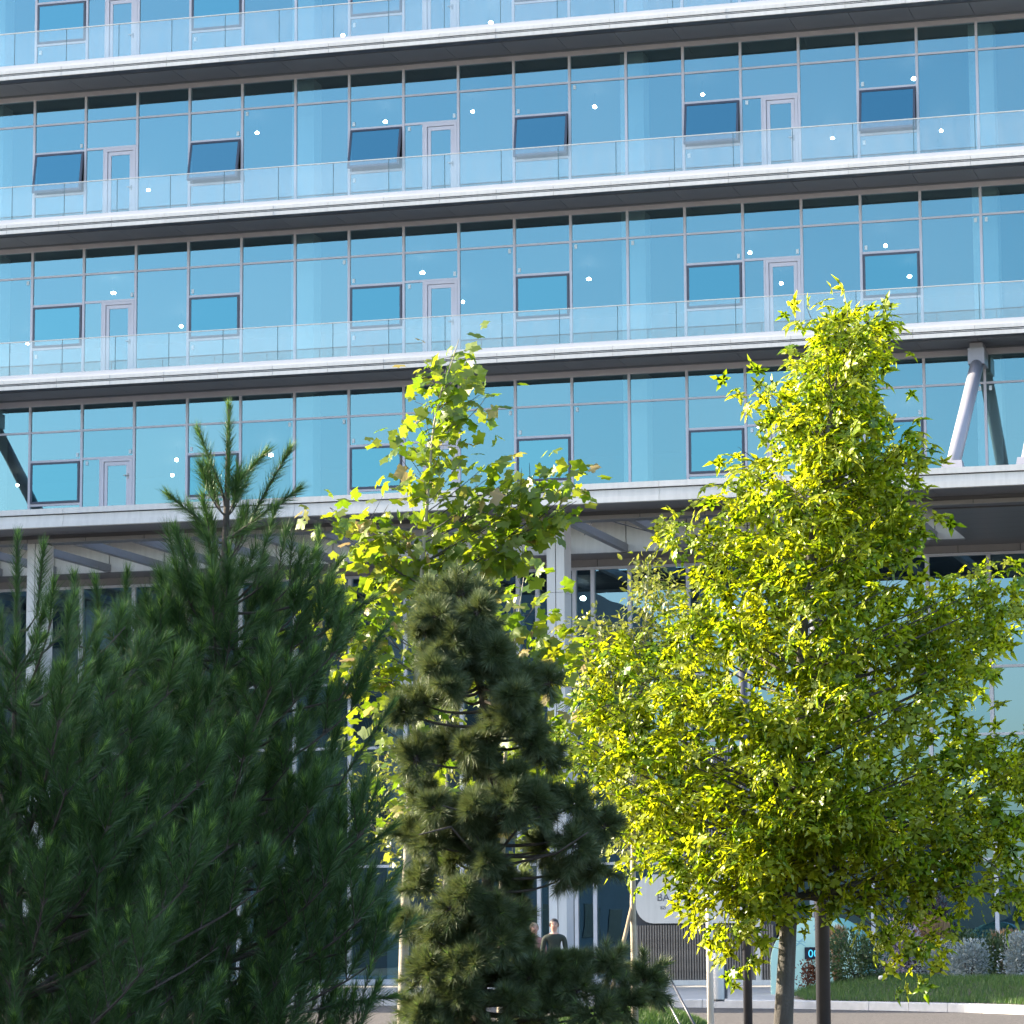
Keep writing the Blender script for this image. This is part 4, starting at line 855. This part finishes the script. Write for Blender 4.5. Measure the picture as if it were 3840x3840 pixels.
# ------------------------------------------------------------------ people
def person(name, label, px, ytop, d, zg, top_m, low_m, hair_m, face=(0, -1), hairlong=False):
    g = at(px, 3600, d); h = at(px, ytop, d).z-zg; s = h/1.75
    e = tag(empty(name, (g.x, g.y, zg)), label, 'person'); e.rotation_euler = (0, 0, CAM_YAW+math.atan2(face[0], -face[1]))
    # skeleton -> skin -> one continuous body
    J = [((0, 0, .95), (.135, .10)), ((0, 0, 1.12), (.125, .09)), ((0, .0, 1.30), (.16, .105)), ((0, .01, 1.42), (.13, .085)), ((0, 0, 1.50), (.056, .058)), ((0, -.005, 1.555), (.058, .06)), ((0, -.012, 1.62), (.074, .092)), ((0, -.008, 1.685), (.078, .098)), ((0, 0, 1.735), (.055, .066)),
         ((.185, 0, 1.405), (.062, .062)), ((.225, .0, 1.14), (.046, .046)), ((.235, -.06, .90), (.034, .034)), ((.235, -.085, .82), (.022, .036)),
         ((-.185, 0, 1.405), (.062, .062)), ((-.225, .0, 1.14), (.046, .046)), ((-.235, -.06, .90), (.034, .034)), ((-.235, -.085, .82), (.022, .036)),
         ((.09, 0, .86), (.098, .10)), ((.10, -.01, .48), (.064, .066)), ((.10, .02, .09), (.042, .046)), ((.10, -.10, .035), (.042, .032)), ((.10, -.17, .03), (.036, .026)),
         ((-.09, 0, .86), (.098, .10)), ((-.10, .01, .48), (.064, .066)), ((-.10, .03, .09), (.042, .046)), ((-.10, -.09, .035), (.042, .032)), ((-.10, -.16, .03), (.036, .026))]
    Ed = [(0, 1), (1, 2), (2, 3), (3, 4), (4, 5), (5, 6), (6, 7), (7, 8), (3, 9), (9, 10), (10, 11), (11, 12), (3, 13), (13, 14), (14, 15), (15, 16), (0, 17), (17, 18), (18, 19), (19, 20), (20, 21), (0, 22), (22, 23), (23, 24), (24, 25), (25, 26)]
    V = [j[0] for j in J]; rad = [j[1] for j in J]
    for sx, hi in ((1, 12), (-1, 16)):   # five fingers each, rooted in the palm
        hx, hy, hz = V[hi]
        for k, (dy, ln) in enumerate(((-.030, .070), (-.010, .082), (.010, .078), (.028, .062))):
            i0 = len(V); V += [(hx, hy+dy, hz-.045), (hx-.012*sx, hy+dy-.006, hz-.045-ln*.55), (hx-.030*sx, hy+dy-.010, hz-.045-ln)]; rad += [(.0095, .0095), (.0085, .0085), (.007, .007)]
            Ed += [(hi, i0), (i0, i0+1), (i0+1, i0+2)]
        i0 = len(V); V += [(hx-.012*sx, hy-.042, hz-.012), (hx-.028*sx, hy-.052, hz-.05)]; rad += [(.0105, .0105), (.008, .008)]; Ed += [(hi, i0), (i0, i0+1)]
    me = bpy.data.meshes.new('body'); me.from_pydata([tuple(c*s for c in v) for v in V], Ed, []); tmp = bpy.data.objects.new('tmp', me); COL.objects.link(tmp)
    sk = tmp.modifiers.new('skin', 'SKIN'); sk.use_smooth_shade = True
    for i, v in enumerate(me.skin_vertices[0].data): v.radius = (rad[i][0]*s, rad[i][1]*s); v.use_root = (i == 0)
    sb = tmp.modifiers.new('sub', 'SUBSURF'); sb.levels = sb.render_levels = 2
    dg = bpy.context.evaluated_depsgraph_get(); bm = bpy.data.meshes.new_from_object(tmp.evaluated_get(dg)); bpy.data.objects.remove(tmp); bm.name = 'body'
    for m in ('skin', top_m, low_m, 'dark'): bm.materials.append(MT[m])
    for p in bm.polygons:
        c = p.center/s
        p.material_index = 3 if c.z < .10 else (2 if c.z < .93 and abs(c.x) < .19 else (1 if c.z < 1.475 and not (abs(c.x) > .2 and c.z < .86) else 0)); p.use_smooth = True
    # face: pull out nose, press in eye sockets
    for v in bm.vertices:
        c = v.co/s
        if c.z > 1.56 and c.y < -.06 and abs(c.x) < .03:
            v.co.y -= s*.020*math.exp(-((c.z-1.635)/.022)**2)*math.exp(-(c.x/.016)**2)
        if c.z > 1.6 and c.y < -.05: v.co.y += s*.010*(math.exp(-((c.z-1.662)/.014)**2)*(math.exp(-((abs(c.x)-.033)/.014)**2)))
    put('body', bm, e)
    for sx in (-1, 1):
        b = MB(); b.lathe([(.0, -.011), (.010, -.006), (.0125, 0), (.010, .006), (0.001, .011)], (0, 0, 0), 10); o = b.build('eye', 'hair', e, True); o.location = (sx*.033*s, -.088*s, 1.662*s); o.scale = (1.1*s, .6*s, .55*s)
        b = MB(); b.tube([(sx*.018, -.100, 1.682), (sx*.034, -.099, 1.688), (sx*.052, -.088, 1.680)], [.004, .0055, .003], 6); o = b.build('eyebrow', hair_m, e); o.scale = (s, s, s)
        b = MB(); b.lathe([(.0, -.03), (.016, -.022), (.02, 0), (.018, .02), (.001, .032)], (0, 0, 0), 10); o = b.build('ear', 'skin', e, True); o.location = (sx*.083*s, .012*s, 1.645*s); o.scale = (.45*s, .8*s, s)
    b = MB(); b.tube([(-.024, -.093, 1.592), (0, -.100, 1.594), (.024, -.093, 1.592)], [.003, .006, .003], 6); o = b.build('mouth', 'cloth2', e); o.scale = (s, s, s)
    # hair cap
    V = []; F = []; n, m = 20, 8
    for i in range(m+1):
        ph = i/m*R(112)
        for k in range(n):
            a = 2*math.pi*k/n; fr = max(0, -math.sin(a)); lim = 1-.50*fr*(0 if hairlong else 1); p_ = ph*lim
            V.append((.094*math.sin(p_)*math.cos(a), .014+.116*math.sin(p_)*math.sin(a), 1.655+.113*math.cos(p_)+.004*math.sin(7*a+i)))
    F = [(i*n+k, i*n+(k+1) % n, (i+1)*n+(k+1) % n, (i+1)*n+k) for i in range(m) for k in range(n)]
    b = MB(); b.add(V, F); o = b.build('hair', hair_m, e, True); o.scale = (s, s, s)
    # collar / jacket lapels
    b = MB(); b.tube([(.07*math.cos(a), -.005+.075*math.sin(a), 1.462+.02*math.sin(a)) for a in np.linspace(-1.2, math.pi+1.2, 14)], [.016]*14, 6); o = b.build('collar', top_m, e, True); o.scale = (s, s, s)
    return e
person('person', 'person with short dark hair in a dark jacket standing by the white column', 2079, 3448, 57.0, -.15, 'cloth', 'trousers', 'hair')
person('person', 'person in a rose-brown top mostly hidden by pine needles', 2004, 3462, 57.6, -.15, 'cloth2', 'trousers', 'wood', (.3, -1))
